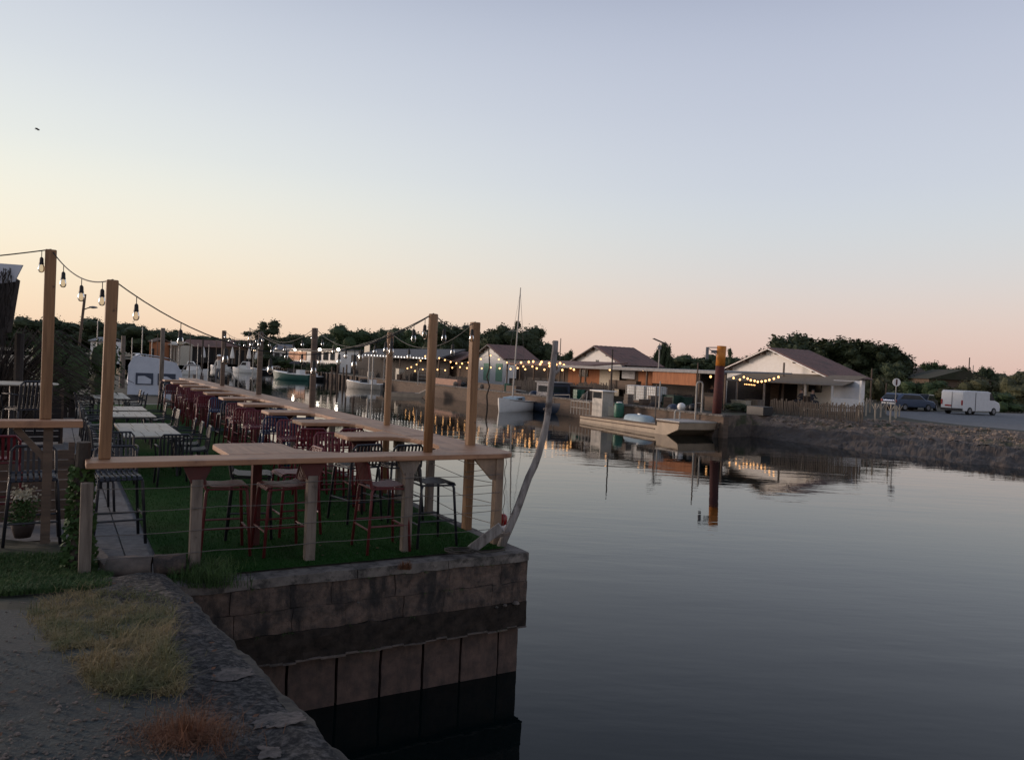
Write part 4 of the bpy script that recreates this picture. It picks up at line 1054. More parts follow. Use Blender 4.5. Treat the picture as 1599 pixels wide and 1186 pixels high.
for px, top, wp, d, kd, col, sd, lab in T_: tree(px, top, wp, d, kd, col, lab, 'pine_tree' if kd == 'pine' else 'tree', 'tree', sd)
B_ = [(118, 516, 92, 24, 'm', 0, 'large leafy green bush behind the two left timber posts'), (66, 540, 60, 26, 'm', 1, 'green bush behind the leftmost timber post'),
 (1150, 628, 46, 52, 'd', 0, 'dark bush at the foot of the orange pile'), (1178, 634, 44, 53, 'd', 1, 'dark green bush at the end of the quay above the barge bow'), (1205, 634, 40, 56, 'm', 2, 'green bush left of the paling fence'), (1160, 650, 40, 49.5, 'd', 2, 'low bush overhanging the water at the end of the quay'),
 (430, 552, 50, 146, 'd', 0, 'dark garden bush behind the white motorboat'), (449, 556, 30, 144, 'm', 1, 'dark green bush in front of the lit cabin'), (500, 572, 26, 126, 'm', 2, 'small bush on the quay under the lit cabin'),
 (1348, 590, 30, 92, 'b', 0, 'brownish tall bush at the right end of the white gabled building'), (1378, 580, 44, 92, 'b', 1, 'brownish bush under the umbrella pines'), (1412, 592, 50, 88, 'd', 2, 'dark bush behind the blue-grey estate car'),
 (1446, 590, 48, 86, 'm', 0, 'green bush between the parked cars and the low brown roof'), (1482, 596, 46, 84, 'b', 1, 'brown-green bush directly left of the white van roof'), (1520, 592, 60, 84, 'b', 2, 'olive bush directly behind the white van'),
 (1566, 586, 66, 82, 'b', 0, 'tall olive bush right of the white van'), (1575, 606, 60, 76, 'm', 1, 'low green bush at the kerb right of the van'), (1612, 584, 70, 80, 'b', 2, 'olive bush cut by the right edge of the photo')]
for px, top, wp, d, col, sd, lab in B_: tree(px, top, wp, d, 'bush', col, lab, 'bush', 'bush', sd, LAND if px > 140 else .1, 'bushes around the harbour')

# ------------------------------------------------------------------ buildings on the far quay
def fl(parent, name, m, pts_box): pass
def house(name, label, px, apex_row, t0, hw, zeave, L_, roofm=m_tile, shutters=False, g=None, trim=m_greyroof):
    s0 = SQ(px, t0); p = Q(s0, t0); zr = ZAT(p.x, p.y, apex_row); t = thing(name, label, 'building', (p.x, p.y, LAND), QZ, g)
    zr -= LAND; ze = zeave-LAND
    m = MB(); m.extr([(-hw, 0), (hw, 0), (hw, ze), (0, zr-.12), (-hw, ze)], (0, 0, 0), (0, 1, 0), (0, 0, 1), (1, 0, 0), L_); m.build('wall', m_whitewall, t)
    k = (zr-ze)/hw; o_ = .45
    for sgn in (-1, 1):
        m = MB(); y1 = sgn*(hw+o_); z1 = zr-k*(hw+o_); n = 26
        def rf(u, v):
            y = lerp(0, y1, u); return Vector((lerp(-.5, L_+.4, v), y, lerp(zr, z1, u)+.035*abs(math.sin(v*L_/.25*math.pi/2))+.01*math.sin(u*40)))
        m.grid(rf, 14, int(L_/.12)); m.beam((-.5, 0, zr-.06), (-.5, y1, z1-.06), .05, .16); 
        o = m.build('roof', roofm, t)
        m = MB(); m.beam((-.53, sgn*.02, zr-.10), (-.53, y1, z1-.10), .05, .2, up=(1, 0, 0)); m.build('bargeboard', trim, t)
        m = MB(); m.face([(-.5, 0, zr-.05), (L_+.4, 0, zr-.05), (L_+.4, y1, z1-.05), (-.5, y1, z1-.05)]); m.build('soffit', m_plank, t)
        m = MB()
        for f in (.12, .42, .72, .95): y = y1*f; m.box((-.25, y, lerp(zr, z1, f)-.22), (.55, .14, .14))
        m.build('purlin_ends', m_plank, t)
    return t, zr, ze
h1, zr1, ze1 = house('harbour_house', 'largest white gabled building, red-brown tiled roof, behind the beige awning at right', 1205, 543, 17, 5.9, 2.5, 3.9, trim=m_white)
h2, _, _ = house('harbour_house', 'white gabled building with a tiled roof behind the orange-walled shed, middle of the row', 932, 539.5, 15, 5.0, 2.9, 4.3)
h3, _, _ = house('harbour_house', 'small white gabled house with pale green shutters behind the string lights', 765, 537.5, 13, 4.3, 3.2, 4.2)
for y in (-2.6, .9):
    f = MB(); f.box((-.04, y, 1.5), (.06, 1.7, 2.2)); f.build('shutter', m_shutter, h3)
f = MB(); f.box((-.03, 0, 3.2), (.04, .5, .5)); f.build('vent', m_glass, h2)
# front awning and lower storey of the big house
def qloc(px, t, z): return Q(SQ(px, t), t, z)
def rowz(px, t, row): p = qloc(px, t, 0); return ZAT(p.x, p.y, row)
def canopy(name, label, pxa, pxb, t0, t1, row_f, row_b, m_, thick=.12, posts=(), group=None, cat='canopy', fascia=None, postm=m_plank):
    # roof between two columns: front edge at offset t0 seen on row_f, back edge at t1 seen on row_b
    s0, s1 = SQ(pxa, t0), SQ(pxb, t0); zf = (rowz(pxa, t0, row_f[0]), rowz(pxb, t0, row_f[1])); zf = sum(zf)/2
    zb = zf+row_b; base = Q(min(s0, s1), t0, LAND); t = thing(name, label, cat, base, QZ, group); W_ = abs(s1-s0); D_ = t1-t0
    m = MB(); z0, z1 = zf-LAND, zb-LAND
    m.extr([(0, z0), (D_, z1), (D_, z1+thick), (0, z0+thick)], (0, 0, 0), (1, 0, 0), (0, 0, 1), (0, 1, 0), W_); m.build('roof', m_, t)
    if fascia: m = MB(); m.box((-.04, W_/2, z0+.02), (.06, W_+.1, fascia)); m.build('fascia', m_greyroof, t)
    for f in posts: m = MB(); m.beam((.15, f*W_, 0), (.15, f*W_, z0), .12, .12); m.build('post', postm, t)
    return t, W_, D_, z0
aw, W_, D_, z0 = canopy('awning', 'long sagging beige awning along the front of the largest white gabled building', 1129, 1316, 14.2, 16.9, (597, 599), .75, m_awning, .05, (.28, .62, .87), cat='awning', postm=m_alu)
# lower front panels of the big house
def panel(par, name, m, pxa, pxb, t, ra, rb, dep=.08):
    sa, sb = SQ(pxa, t), SQ(pxb, t); base = par.location; z_a, z_b = rowz((pxa+pxb)/2, t, ra), rowz((pxa+pxb)/2, t, rb)
    c = Q((sa+sb)/2, t, (z_a+z_b)/2)-base; R_ = Matrix.Rotation(-QZ, 3, 'Z'); c = R_@c
    q = MB(); q.box(c, (dep, abs(sa-sb), abs(z_a-z_b))); return q.build(name, m, par)
panel(h1, 'interior_shade_panel', m_darkwood, 1137, 1247, 16.8, 594, 640)  # dark panel colours in the shade of the interior under the awning
panel(h1, 'lower_wall', m_whitewall, 1247, 1300, 16.8, 594, 636)
panel(h1, 'window', m_glass, 1264, 1284, 16.7, 597, 612)
panel(h1, 'pale_cladding', m_sheet, 1303, 1346, 15.5, 594, 622)
panel(h1, 'corner_post', m_whitewall, 1344, 1347, 15.3, 594, 632)
panel(h1, 'door', m_plank, 1205, 1218, 16.7, 599, 638)
# flat-roofed oyster shed
sh_, W_, D_, z0 = canopy('oyster_shed', 'long low flat-roofed shed with an orange timber wall, left of the orange pile', 872, 1131, 5.5, 12, (574, 579), .12, m_greyroof, .10, (.0, .12, .40, .62, .80, 1.0), cat='shed', fascia=.22)
panel(sh_, 'orange_wall', m_orangewall, 1020, 1088, 5.7, 577, 600)
panel(sh_, 'orange_wall', m_orangewall, 888, 938, 11.6, 572, 640)
panel(sh_, 'brick_wall', m_orangewall, 998, 1020, 8.0, 577, 640)
panel(sh_, 'back_wall', m_darkwood, 1019, 1135, 11.5, 577, 645)
panel(sh_, 'back_wall', m_plank, 870, 1019, 11.9, 574, 645)
panel(sh_, 'pale_door', m_cream, 937, 968, 11.4, 573, 640)
panel(sh_, 'menu_board', m_sheet, 972, 992, 8.5, 578, 591)
panel(sh_, 'window', m_glass, 905, 918, 11.5, 577, 588)
panel(sh_, 'counter', m_plank, 955, 998, 6.2, 594, 608, .5)
panel(sh_, 'low_wall', m_darkwood, 1040, 1130, 7.5, 611, 640)
# tiled strip canopy and terrace between the two gabled houses
s3, W_, D_, z0 = canopy('tiled_porch', 'low tiled porch roof linking the small shuttered house to the orange-walled shed', 790, 905, 7.5, 13, (569, 572), .5, m_tile, .14, (0, .2, .4, .6, .8, 1), cat='porch')
panel(s3, 'back_wall', m_plank, 796, 900, 12.8, 566, 640)
panel(s3, 'white_panel', m_whitewall, 787, 806, 12.0, 570, 590)
panel(s3, 'screen', m_darkwood, 820, 880, 8.2, 590, 640)
# dark roofed restaurant
r1, W_, D_, z0 = canopy('harbour_restaurant', 'long dark-roofed open restaurant with a tiny white bulb garland along its eave', 553, 683, 2.5, 6.0, (556, 562), 1.2, m_slate, .15, (0, .2, .4, .6, .8, 1), cat='building')
panel(r1, 'back_wall', m_darkwood, 548, 700, 5.8, 556, 600)
panel(r1, 'chimney', m_cream, 568, 576, 4.5, 538, 552)
r2, W_, D_, z0 = canopy('tiled_shed', 'brown-tiled roof shed joined to the right end of the dark restaurant roof', 684, 716, 4.5, 6.8, (563, 565), 1.1, m_tile, .15, (0, .5, 1), cat='shed')
panel(r2, 'back_wall', m_plank, 690, 735, 6.6, 560, 605)
# lit cabin
cb = thing('lit_cabin', 'white framed cabin with orange curtains and three bright lamps on its eave', 'cabin', qloc(485, 4, LAND), QZ)
zc = rowz(485, 4, 546)-LAND
m = MB(); wS = abs(SQ(448, 4)-SQ(522, 4)); m.box((2.0, 0, zc/2), (4, wS, zc)); m.build('wall', m_whitewall, cb)
for i, (a_, b_, mm) in enumerate(((450, 458, m_orangewall), (459, 467, m_orangewall), (468, 477, m_orangewall), (494, 500, m_glass), (504, 511, m_glass), (515, 521, m_glass))):
    panel(cb, 'curtain' if mm is m_orangewall else 'window', mat('peach_curtain', (.62, .33, .20), None, 3, .8, 0) if mm is m_orangewall else m_glass, a_, b_, 3.9, 549, 562)
m = MB(); m.box((1.6, 0, zc+.08), (5.2, wS+.8, .16)); m.build('roof', m_greyroof, cb)
for px in (459, 498, 527):
    p = qloc(px, 2.9, 0); z = ZAT(p.x, p.y, 545.5); q = Matrix.Rotation(-QZ, 3, 'Z')@(Vector((p.x, p.y, z))-cb.location)
    m = MB(); m.lathe([(.05, -.26), (.24, -.14), (.28, 0), (.2, .16), (.04, .24)], q, 10); m.build('lamp', e_white, cb, True)
# far long row
def yshed(name, label, px0, px1, dist, ridge, eave, foot, wallm, roofm, openings=(), cat='shed'):
    # a shed that faces the camera across the end of the channel
    pc = (px0+px1)/2; x, y = XYD(pc, dist); W_ = (px1-px0)/FPX*dist; ze = ZAT(x, y, eave)-LAND; zr = ZAT(x, y, ridge)-LAND
    t = thing(name, label, cat, (x, y, LAND), 0); m = MB(); m.box((0, 2.5, ze/2), (W_*.98, 5, ze)); m.build('wall', wallm, t)
    m = MB(); m.extr([(-.7, ze-.1), (2.5, zr), (5.7, ze-.1), (5.7, ze+.05), (2.5, zr+.15), (-.7, ze+.05)], (-W_/2, 0, 0), (0, 1, 0), (0, 0, 1), (1, 0, 0), W_); m.build('roof', roofm, t)
    for f0, f1, z0, z1, mm, nm in openings: m = MB(); m.box((lerp(-W_/2, W_/2, (f0+f1)/2), -.03, ze*(z0+z1)/2), ((f1-f0)*W_, .08, ze*(z1-z0))); m.build(nm, mm, t)
    return t
ops = [(i/9+.02, i/9+.085, 0, .82, m_dark, 'opening') for i in range(9)]
yshed('tiled_shed', 'far long row of sheds with a tiled roof and closed parasols in front', 283, 348, 182, 531, 541, 560, m_darkwood, m_tile, ops)
yshed('tiled_shed', 'second far shed with a redder tiled roof, left of the dark garden bush', 349, 424, 176, 532, 542, 560, m_plank, m_tile, ops)
yshed('tiled_shed', 'low grey-roofed shed behind the dark garden bush', 425, 452, 168, 538, 546, 560, m_whitewall, m_greyroof, [(.1, .4, .1, .8, m_glass, 'window'), (.55, .85, .1, .8, m_glass, 'window')])
yshed('boat_shed', 'far cream boat shed right of the covered boat mast', 254, 281, 135, 534, 538, 552, m_cream, m_cream, [(i/6+.04, i/6+.08, .2, .9, m_plank, 'batten') for i in range(6)])
yshed('hut', 'tiny orange-brown hut on the far shore above the covered boat', 232, 243, 130, 528, 533, 545, m_orangewall, m_plank, [(.3, .7, 0, .7, m_dark, 'door')])
yshed('hut', 'low pale far building seen between the two left timber posts', 140, 165, 120, 527, 532, 545, m_whitewall, m_greyroof, [(.2, .4, .2, .7, m_glass, 'window')])
for px, lab in ((317, 'leftmost'), (362, 'second'), (388, 'third'), (400, 'rightmost')):
    _x, _y = XYD(px, 172); p = Vector((_x, _y, LAND)); t = thing('closed_parasol', lab+' of the four closed white parasols in front of the far tiled sheds', 'parasol', p, 0, 'closed parasols'); zz = ZAT(p.x, p.y, 541)-LAND
    m = MB(); m.tube([(0, 0, 0), (0, 0, zz)], .06, 6); m.build('pole', m_alu, t); m = MB(); m.lathe([(.45, zz*.35), (.5, zz*.45), (.25, zz*.8), (.05, zz)], n=8); m.build('canopy', m_white, t)
# small buildings at far right
def lowhouse(px, row, dist, wpx, lab, wm, rm, hz=.8):
    x, y = XYD(px, dist, 580); zr = ZAT(x, y, row)-LAND; W_ = wpx/FPX*dist/2; t = thing('low_house', lab, 'house', (x, y, LAND), 0)
    m = MB(); m.box((0, 3, (zr-hz)/2), (W_*1.8, 6, zr-hz)); m.build('wall', wm, t)
    m = MB(); m.extr([(-W_, zr-hz-.1), (W_, zr-hz-.1), (0, zr)], (0, -.6, 0), (1, 0, 0), (0, 0, 1), (0, 1, 0), 7.2); m.build('roof', rm, t)
lowhouse(1433, 574, 118, 40, 'pale hipped-roof house far right, above the parked cars', m_whitewall, m_cap, .9)
lowhouse(1500, 577, 98, 108, 'low wide brown-roofed house half hidden by bushes behind the white van', m_plank, m_soil, 1.2)

# ------------------------------------------------------------------ far string lights
def far_string(label, seq, t_, m_=None, r=.085, over=2.2):
    m_ = m_ or e_warm; pts = []
    for px, row in seq: p = qloc(px, t_, 0); p.z = ZAT(p.x, p.y, row); pts.append(p)
    b = pts[0]; t = thing('string_light', label, 'string light', b, 0, 'lit string lights across the harbour')
    m = MB(); m.tube([p-b+Vector((0, 0, r+.05)) for p in pts], .015, 4); m.build('cable', m_cable, t)
    for p in pts: q = p-b; g = MB(); g.lathe([(r*.3, r*1.1), (r*.85, r*.5), (r, 0), (r*.7, -r*.7), (r*.1, -r)], q, 8); g.build('bulb', m_, t, True)
far_string('warm bulb string rising to the right in front of the dark restaurant', [(636, 575), (642, 573), (650, 569), (656, 563), (663, 556), (674, 557), (685, 559), (694, 562), (703, 565), (712, 567), (721, 567.5), (731, 566)], 1.8)
far_string('short lower string of warm bulbs left of the shuttered house', [(648, 579), (660, 576.5), (672, 577.5), (683, 577), (695, 578)], 2.5)
far_string('warm bulb string over the small shuttered house', [(741, 564), (750, 560.5), (765, 555), (778, 561), (791, 566), (804, 570), (817, 572), (831, 572)], 6)
far_string('bright warm bulb string along the tiled porch', [(813, 566), (825, 565), (832, 564.5), (843, 568.5), (845, 565), (857, 567), (858, 571.5), (868, 569), (874, 567), (880, 570), (885, 572), (891, 574)], 6.5, r=.11)
far_string('added low warm bulb string across the terrace between restaurant and shuttered house', [(706, 574), (718, 573), (729, 574.5), (741, 573), (752, 575), (766, 573.5), (780, 575)], 4.2)  # extra lit string, added for more warm light by the restaurant
far_string('added second warm bulb string inside the tiled porch', [(797, 576), (808, 574.5), (820, 576.5), (838, 575), (850, 577), (864, 575.5), (878, 577.5), (896, 577)], 8.2, r=.10)  # extra lit string, added to brighten the porch from inside
far_string('three warm bulbs under the flat roof left of the orange wall', [(952, 577), (1004, 577.5), (1013, 577.5)], 5.9)
far_string('pair of warm bulbs under the flat roof beside the orange pile', [(1093, 586), (1110, 588)], 8)
far_string('sagging warm bulb string under the beige awning', [(1146, 590), (1156, 592.5), (1162, 588.5), (1168, 591), (1173, 593.5), (1179, 594.5), (1184, 596), (1190, 595.5), (1196, 594.5), (1202, 593), (1209, 591), (1216, 588.5)], 13.2)
far_string('row of tiny white bulbs along the eave of the dark restaurant', [(560+i*4.7, 553.5+i*.27) for i in range(26)], 2.3, emit('small_white_bulb', (1, .93, .85), 2.5), r=.075)
far_string('thin low light row at the back of the beige awning terrace', [(1164+i*2.6, 599.6+.25*i) for i in range(7)], 15, e_warm, r=.045)

# ------------------------------------------------------------------ boats
def hull_mesh(L_, B, fr, sheer, keel=-.35, full=2.4, stern=.86, n=16):
    m = MB()
    def sec(u):
        hb = B/2*(stern+(1-stern)*min(1, u*3))*(1-max(0, (u-.35)/.65)**full); zs = fr+sheer*max(0, u-.25)**1.6; x = -L_/2+L_*u
        return x, hb, zs
    def fn(v, u):
        x, hb, zs = sec(u); k = [(0, keel*(1-u**3)), (.62, keel*.55), (.86, .02), (.97, zs*.55), (1, zs)]; i = min(int(abs(v)*4), 3); f = abs(v)*4-i
        y = lerp(k[i][0], k[i+1][0], f)*hb; z = lerp(k[i][1], k[i+1][1], f); return x+(.18*z if u > .7 else 0)*(u-.7)*3, y, z
    m.grid(lambda a, b: fn(a*2-1, b) if a >= .5 else (fn(1-a*2, b)[0], -fn(1-a*2, b)[1], fn(1-a*2, b)[2]), 16, n)
    x, hb, zs = sec(0); m.face([(x, -hb, zs), (x, -hb*.86, .02), (x, 0, keel), (x, hb*.86, .02), (x, hb, zs)])
    return m, sec
def deck_mesh(sec, drop=.06, u0=.0, u1=.97, n=12):
    m = MB(); m.grid(lambda a, b: (sec(lerp(u0, u1, a))[0], sec(lerp(u0, u1, a))[1]*(2*b-1)*.96, sec(lerp(u0, u1, a))[2]-drop), n, 4); return m
def place(px, row): p = U(px, row, WATER); return Vector((p.x, p.y, WATER))
def head(dx, dy): return math.atan2(dy, dx)
# sailboat
t = thing('sailboat', 'small white sailboat with a tall bare mast moored in mid-channel left of the driftwood pole', 'sailboat', place(803, 641), head(-.38, -.92))
hm, sec = hull_mesh(6.2, 2.6, .82, .5, full=2.0); hm.build('hull', m_white, t, True); deck_mesh(sec, .02).build('deck', m_white, t)
m = MB(); m.grid(lambda a, b: (sec(a)[0], 0, 0), 1, 1) if False else None
for sg in (-1, 1): m.tube([(sec(u)[0], sg*(sec(u)[1]+.012), sec(u)[2]-.08) for u in [i/14 for i in range(15)]], .028, 5)
m.build('rub_rail', m_blackhull, t)
m = MB(); m.extr([(-.9, .7), (1.5, .82), (1.0, 1.12), (-.7, 1.18)], (0, -.62, 0), (1, 0, 0), (0, 0, 1), (0, 1, 0), 1.24); m.build('coachroof', m_paleblue, t, bevel=.05)
m = MB(); m.box((-.93, 0, .95), (.04, .6, .4)); m.build('hatch', m_glass, t)
m = MB(); m.box((.35, .63, .98), (.8, .03, .13)); m.box((.35, -.63, .98), (.8, .03, .13)); m.build('cabin_window', m_glass, t)
mt = ray_at(813, 449, place(803, 641).y); mb_ = place(803, 641)+Vector((-.15, 0, 1.2)); lc_ = Matrix.Rotation(-head(-.38, -.92), 3, 'Z')@(mt-place(803, 641))
m = MB(); m.tube([(.5, 0, 1.1), Vector((.5, 0, 1.1)).lerp(lc_, .5), lc_], .06, 8, rr=[.065, .06, .04]); m.build('mast', m_alu, t)
m = MB(); m.tube([(.5, 0, 1.75), (-2.1, .12, 1.55)], .05, 7); m.build('boom', m_alu, t)
m = MB()
for e in ((2.9, 0, 1.0), (-2.7, 0, .9), (.3, 1.1, .8), (.3, -1.1, .8)): m.tube([lc_*.97, e], .007, 4, False)
m.build('rigging', m_wire, t)
m = MB(); k = lc_*.66; m.tube([k+Vector((0, -.9, -.1)), k+Vector((0, .9, -.1))], .02, 5); m.build('spreader', m_alu, t)
# oyster barge
bs = U(905, 657, WATER); be = U(1060, 682, WATER); bd = (be-bs); bL = bd.length; bd.normalize()
t = thing('oyster_barge', 'long flat tan aluminium oyster barge with a raised square bow, moored below the flat-roofed shed', 'barge', Vector((bs.x, bs.y, WATER)), math.atan2(bd.y, bd.x))
bw = 3.0
m = MB(); prof = [(0, -.3), (bL-1.9, -.3), (bL-.1, .40), (bL, .80), (bL-2.2, .78), (bL-2.25, .55), (0, .42)]
m.extr(prof, (0, 0, 0), (1, 0, 0), (0, 0, 1), (0, 1, 0), bw); m.build('hull', m_tanhull, t, bevel=.03)
m = MB(); m.tube([(-.02, -.03, .40), (bL-2.2, -.03, .52), (bL-2.2, -.03, .74), (bL, -.03, .78)], .04, 6); m.tube([(0, -.02, .22), (bL-2.3, -.02, .27)], .03, 5); m.build('rub_rail', m_plank, t)
m = MB(); m.box((bL-1.1, bw/2, .84), (2.3, bw+.06, .10)); m.build('bow_platform', m_alu, t, bevel=.04)
def bl_(px, row, z, y):      # x on the barge at a picture column
    return root(px, -2, bL+2, lambda x: PX(t.location+bd*x+Vector((-bd.y, bd.x, 0))*y+Vector((0, 0, z)))[0])
xa, xb = bl_(927, 0, .5, 1.0), bl_(950, 0, .5, 1.0)
m = MB(); m.box(((xa+xb)/2, 1.1, 1.28), (abs(xb-xa)*.7, .9, 1.75)); m.build('wheelhouse', m_alu, t, bevel=.03)
m = MB(); m.box(((xa+xb)/2, .63, 1.9), (abs(xb-xa)*.55, .03, .42)); m.build('wheelhouse_window', m_glass, t)
m = MB(); m.box(((xa+xb)/2, 1.1, 2.2), (abs(xb-xa)*.9, 1.15, .06)); m.build('wheelhouse_roof', m_white, t)
m = MB(); xr0, xr1 = bl_(893, 0, .5, .2), bl_(922, 0, .5, .2)
for i in range(7): x = lerp(xr0, xr1, i/6); m.tube([(x, .1, .42), (x, .1, 1.35)], .025, 5)
m.tube([(xr0, .1, 1.35), (xr1, .1, 1.35)], .03, 5); m.tube([(xr0, .1, .9), (xr1, .1, .9)], .02, 5); m.tube([(xr0+.9, .1, 1.35), (xr0+1.5, .5, 2.1), (xr0+2.1, .1, 1.35)], .03, 5); m.build('railing', m_alu, t)
barge = t
def onb(px, y, z=.5): x = bl_(px, 0, z, y); return barge.location+bd*x+Vector((-bd.y, bd.x, 0))*y+Vector((0, 0, z))
p = onb(966, 1.2); dr_ = thing('barrel', 'green plastic barrel standing on the barge deck right of the wheelhouse', 'barrel', p); m = MB(); m.lathe([(.28, 0), (.33, .1), (.34, .45), (.33, .85), (.26, .98)], n=14); m.build('drum', m_barrel, dr_, True); m = MB(); m.lathe([(.2, .98), (.2, 1.03), (.05, 1.05)], n=12); m.build('lid', m_white, dr_)
p = onb(954, 1.5); m = MB(); m.box((0, 0, .32), (.9, .6, .64)); m.box((0, 0, .66), (.94, .64, .05)); tag(m.build('crate', m_cream, loc=p, bevel=.02), 'pale crate beside the green barrel on the barge', 'crate')
p = onb(998, .9, .50); dg = thing('dinghy', 'upturned pale blue-white dinghy lying on the barge deck', 'dinghy', p, math.atan2(bd.y, bd.x))
m = MB(); m.grid(lambda a, b: ((a*2-1)*1.35, (b*2-1)*.6*math.sqrt(max(0, 1-(a*2-1)**4)), .02+.38*math.sqrt(max(0, 1-(b*2-1)**4))*math.sqrt(max(0, 1-(a*2-1)**6))), 20, 12); m.build('hull', m_paleblue, dg, True)
m = MB(); m.box((0, 0, .42), (.22, .12, .10)); m.build('skeg', m_white, dg)
# grey-blue workboat behind the driftwood
t = thing('work_boat', 'slate-blue workboat with a boxy wheelhouse, half hidden behind the driftwood pole', 'boat', place(868, 646)+Vector((0, 2.0, 0)), math.atan2(bd.y, bd.x))
hm, sec = hull_mesh(8.5, 2.8, .7, .5, full=3); hm.build('hull', m_bluehull, t, True); deck_mesh(sec, .03).build('deck', m_darkwood, t)
m = MB(); m.box((-.4, 0, 1.5), (2.3, 1.9, 1.8)); m.build('wheelhouse', m_bluehull, t, bevel=.04)
m = MB(); m.box((-.4, -.96, 1.9), (1.6, .03, .5)); m.box((.76, 0, 1.9), (.03, 1.4, .5)); m.build('wheelhouse_window', m_glass, t)
m = MB(); m.box((-.4, 0, 2.45), (2.6, 2.1, .07)); m.build('wheelhouse_roof', m_greyroof, t)
m = MB(); m.tube([(1.6, -1.0, .8), (1.6, -1.0, 1.5), (3.4, -.6, 1.6), (3.4, -.6, .95)], .03, 5); m.build('railing', m_alu, t)
t = thing('work_boat', 'low dark workboat moored between the blue wheelhouse and the tan barge', 'boat', place(898, 640)+Vector((0, 3, 0)), math.atan2(bd.y, bd.x))
hm, sec = hull_mesh(8, 2.6, .55, .4, full=3); hm.build('hull', m_rust, t, True); deck_mesh(sec, .03).build('deck', m_darkwood, t); m = MB(); m.box((.5, 0, .75), (1.2, 1.2, .7)); m.build('engine_box', m_blackhull, t)
# others down the channel
def motorboat(px, row, L_, hullm, lab, cabin=True, hd=None, name='motorboat', bim=False):
    t = thing(name, lab, 'motorboat', place(px, row), hd if hd is not None else math.atan2(V2.y, V2.x)+math.pi)
    hm, sec = hull_mesh(L_, L_*.36, L_*.13, L_*.10); hm.build('hull', hullm, t, True); deck_mesh(sec, .0).build('deck', m_white, t)
    m = MB()
    for sg in (-1, 1): m.tube([(sec(u)[0], sg*(sec(u)[1]+.01), sec(u)[2]) for u in [i/12 for i in range(13)]], .06, 5)
    m.build('gunwale', m_white, t)
    f = L_*.13
    if cabin:
        m = MB(); m.extr([(-.1*L_, f), (.30*L_, f+.06*L_), (.16*L_, f+.16*L_), (.08*L_, f+.28*L_), (-.08*L_, f+.28*L_)], (0, -.13*L_, 0), (1, 0, 0), (0, 0, 1), (0, 1, 0), .26*L_); m.build('cabin', m_white, t, bevel=.03)
        m = MB(); m.extr([(-.06*L_, f+.15*L_), (.14*L_, f+.15*L_), (.08*L_, f+.25*L_), (-.06*L_, f+.25*L_)], (0, -.134*L_, 0), (1, 0, 0), (0, 0, 1), (0, 1, 0), .268*L_); m.build('cabin_window', m_glass, t)
    else:
        m = MB(); m.grid(lambda a, b: (.02*L_+.12*L_*math.sin(b*math.pi), lerp(-.14, .14, b)*L_, f+.02*L_+a*.09*L_), 2, 10); m.build('windscreen', m_glass, t)
        m = MB(); m.box((-.2*L_, 0, f+.05*L_), (.1*L_, .2*L_, .1*L_)); m.build('seat', m_white, t, bevel=.03)
    if bim:
        m = MB(); m.grid(lambda a, b: (lerp(-.25, .02, a)*L_, lerp(-.14, .14, b)*L_, f+.28*L_-.05*L_*(b*2-1)**2), 3, 6); o = m.build('bimini', m_darkcloth, t)
        m = MB(); m.tube([(-.12*L_, -.14*L_, f), (-.12*L_, -.13*L_, f+.24*L_)], .03, 5); m.tube([(-.12*L_, .14*L_, f), (-.12*L_, .13*L_, f+.24*L_)], .03, 5); m.build('bimini_frame', m_alu, t)
    m = MB(); m.box((-.53*L_, 0, f*.9), (.07*L_, .06*L_, .12*L_)); m.build('outboard', m_blackhull, t, bevel=.02)
    return t
motorboat(384, 582, 5.4, m_white, 'white motorboat with a small windowed cabin below the pair of rounded trees', True, hd=math.pi-.15)
motorboat(411, 583, 5.6, m_blackhull, 'dark-hulled open boat just right of the small white cabin motorboat', False, hd=math.pi-.2)
motorboat(457, 593, 7.0, m_greenhull, 'green and white motorboat with a black sunshade in front of the lit cabin', False, hd=math.pi-.35, bim=True)
motorboat(502, 594, 4.6, m_blackhull, 'black-hulled boat behind the thick dark counter post', False, hd=.4)
motorboat(570, 607, 5.2, m_alu, 'small pale-hulled boat moored beside the quay frames left of the second counter post', False, hd=math.pi-.35)
for i, (px, row, L_, hm_) in enumerate(((212, 566, 6.5, m_white), (262, 560, 8, m_alu), (228, 563, 5, m_blackhull), (188, 562, 6, m_white), (330, 569, 5.5, m_tanhull), (158, 560, 6, m_alu))):
    motorboat(px, row, L_, hm_, ['white cabin boat behind the left edge of the covered boat', 'large pale motorboat seen over the covered boat', 'dark open boat behind the covered boat', 'white cabin boat right of the second timber post', 'tan open boat left of the slim dark counter post', 'pale boat seen right of the green bush'][i], i % 2 == 0, hd=random.uniform(-.6, .6)+(math.pi if i % 2 else 0))
motorboat(297, 585, 5.2, m_white, 'white boat half hidden at the far end of the terrace counter', True, hd=.3)
motorboat(345, 577, 5.0, m_white, 'small white boat between the two slim dark counter posts', False, hd=math.pi-.2)
t = thing('punt', 'low tan punt with an upswept bow left of the round-topped timber post', 'boat', place(637, 619), .12)
m = MB(); m.extr([(-2.4, -.2), (1.2, -.2), (2.3, .75), (2.1, .95), (1.1, .42), (-2.4, .40)], (0, -.8, 0), (1, 0, 0), (0, 0, 1), (0, 1, 0), 1.6); m.build('hull', m_tanhull, t, bevel=.03); m = MB(); m.box((-.6, 0, .43), (2.6, 1.3, .03)); m.build('floor', m_plank, t)
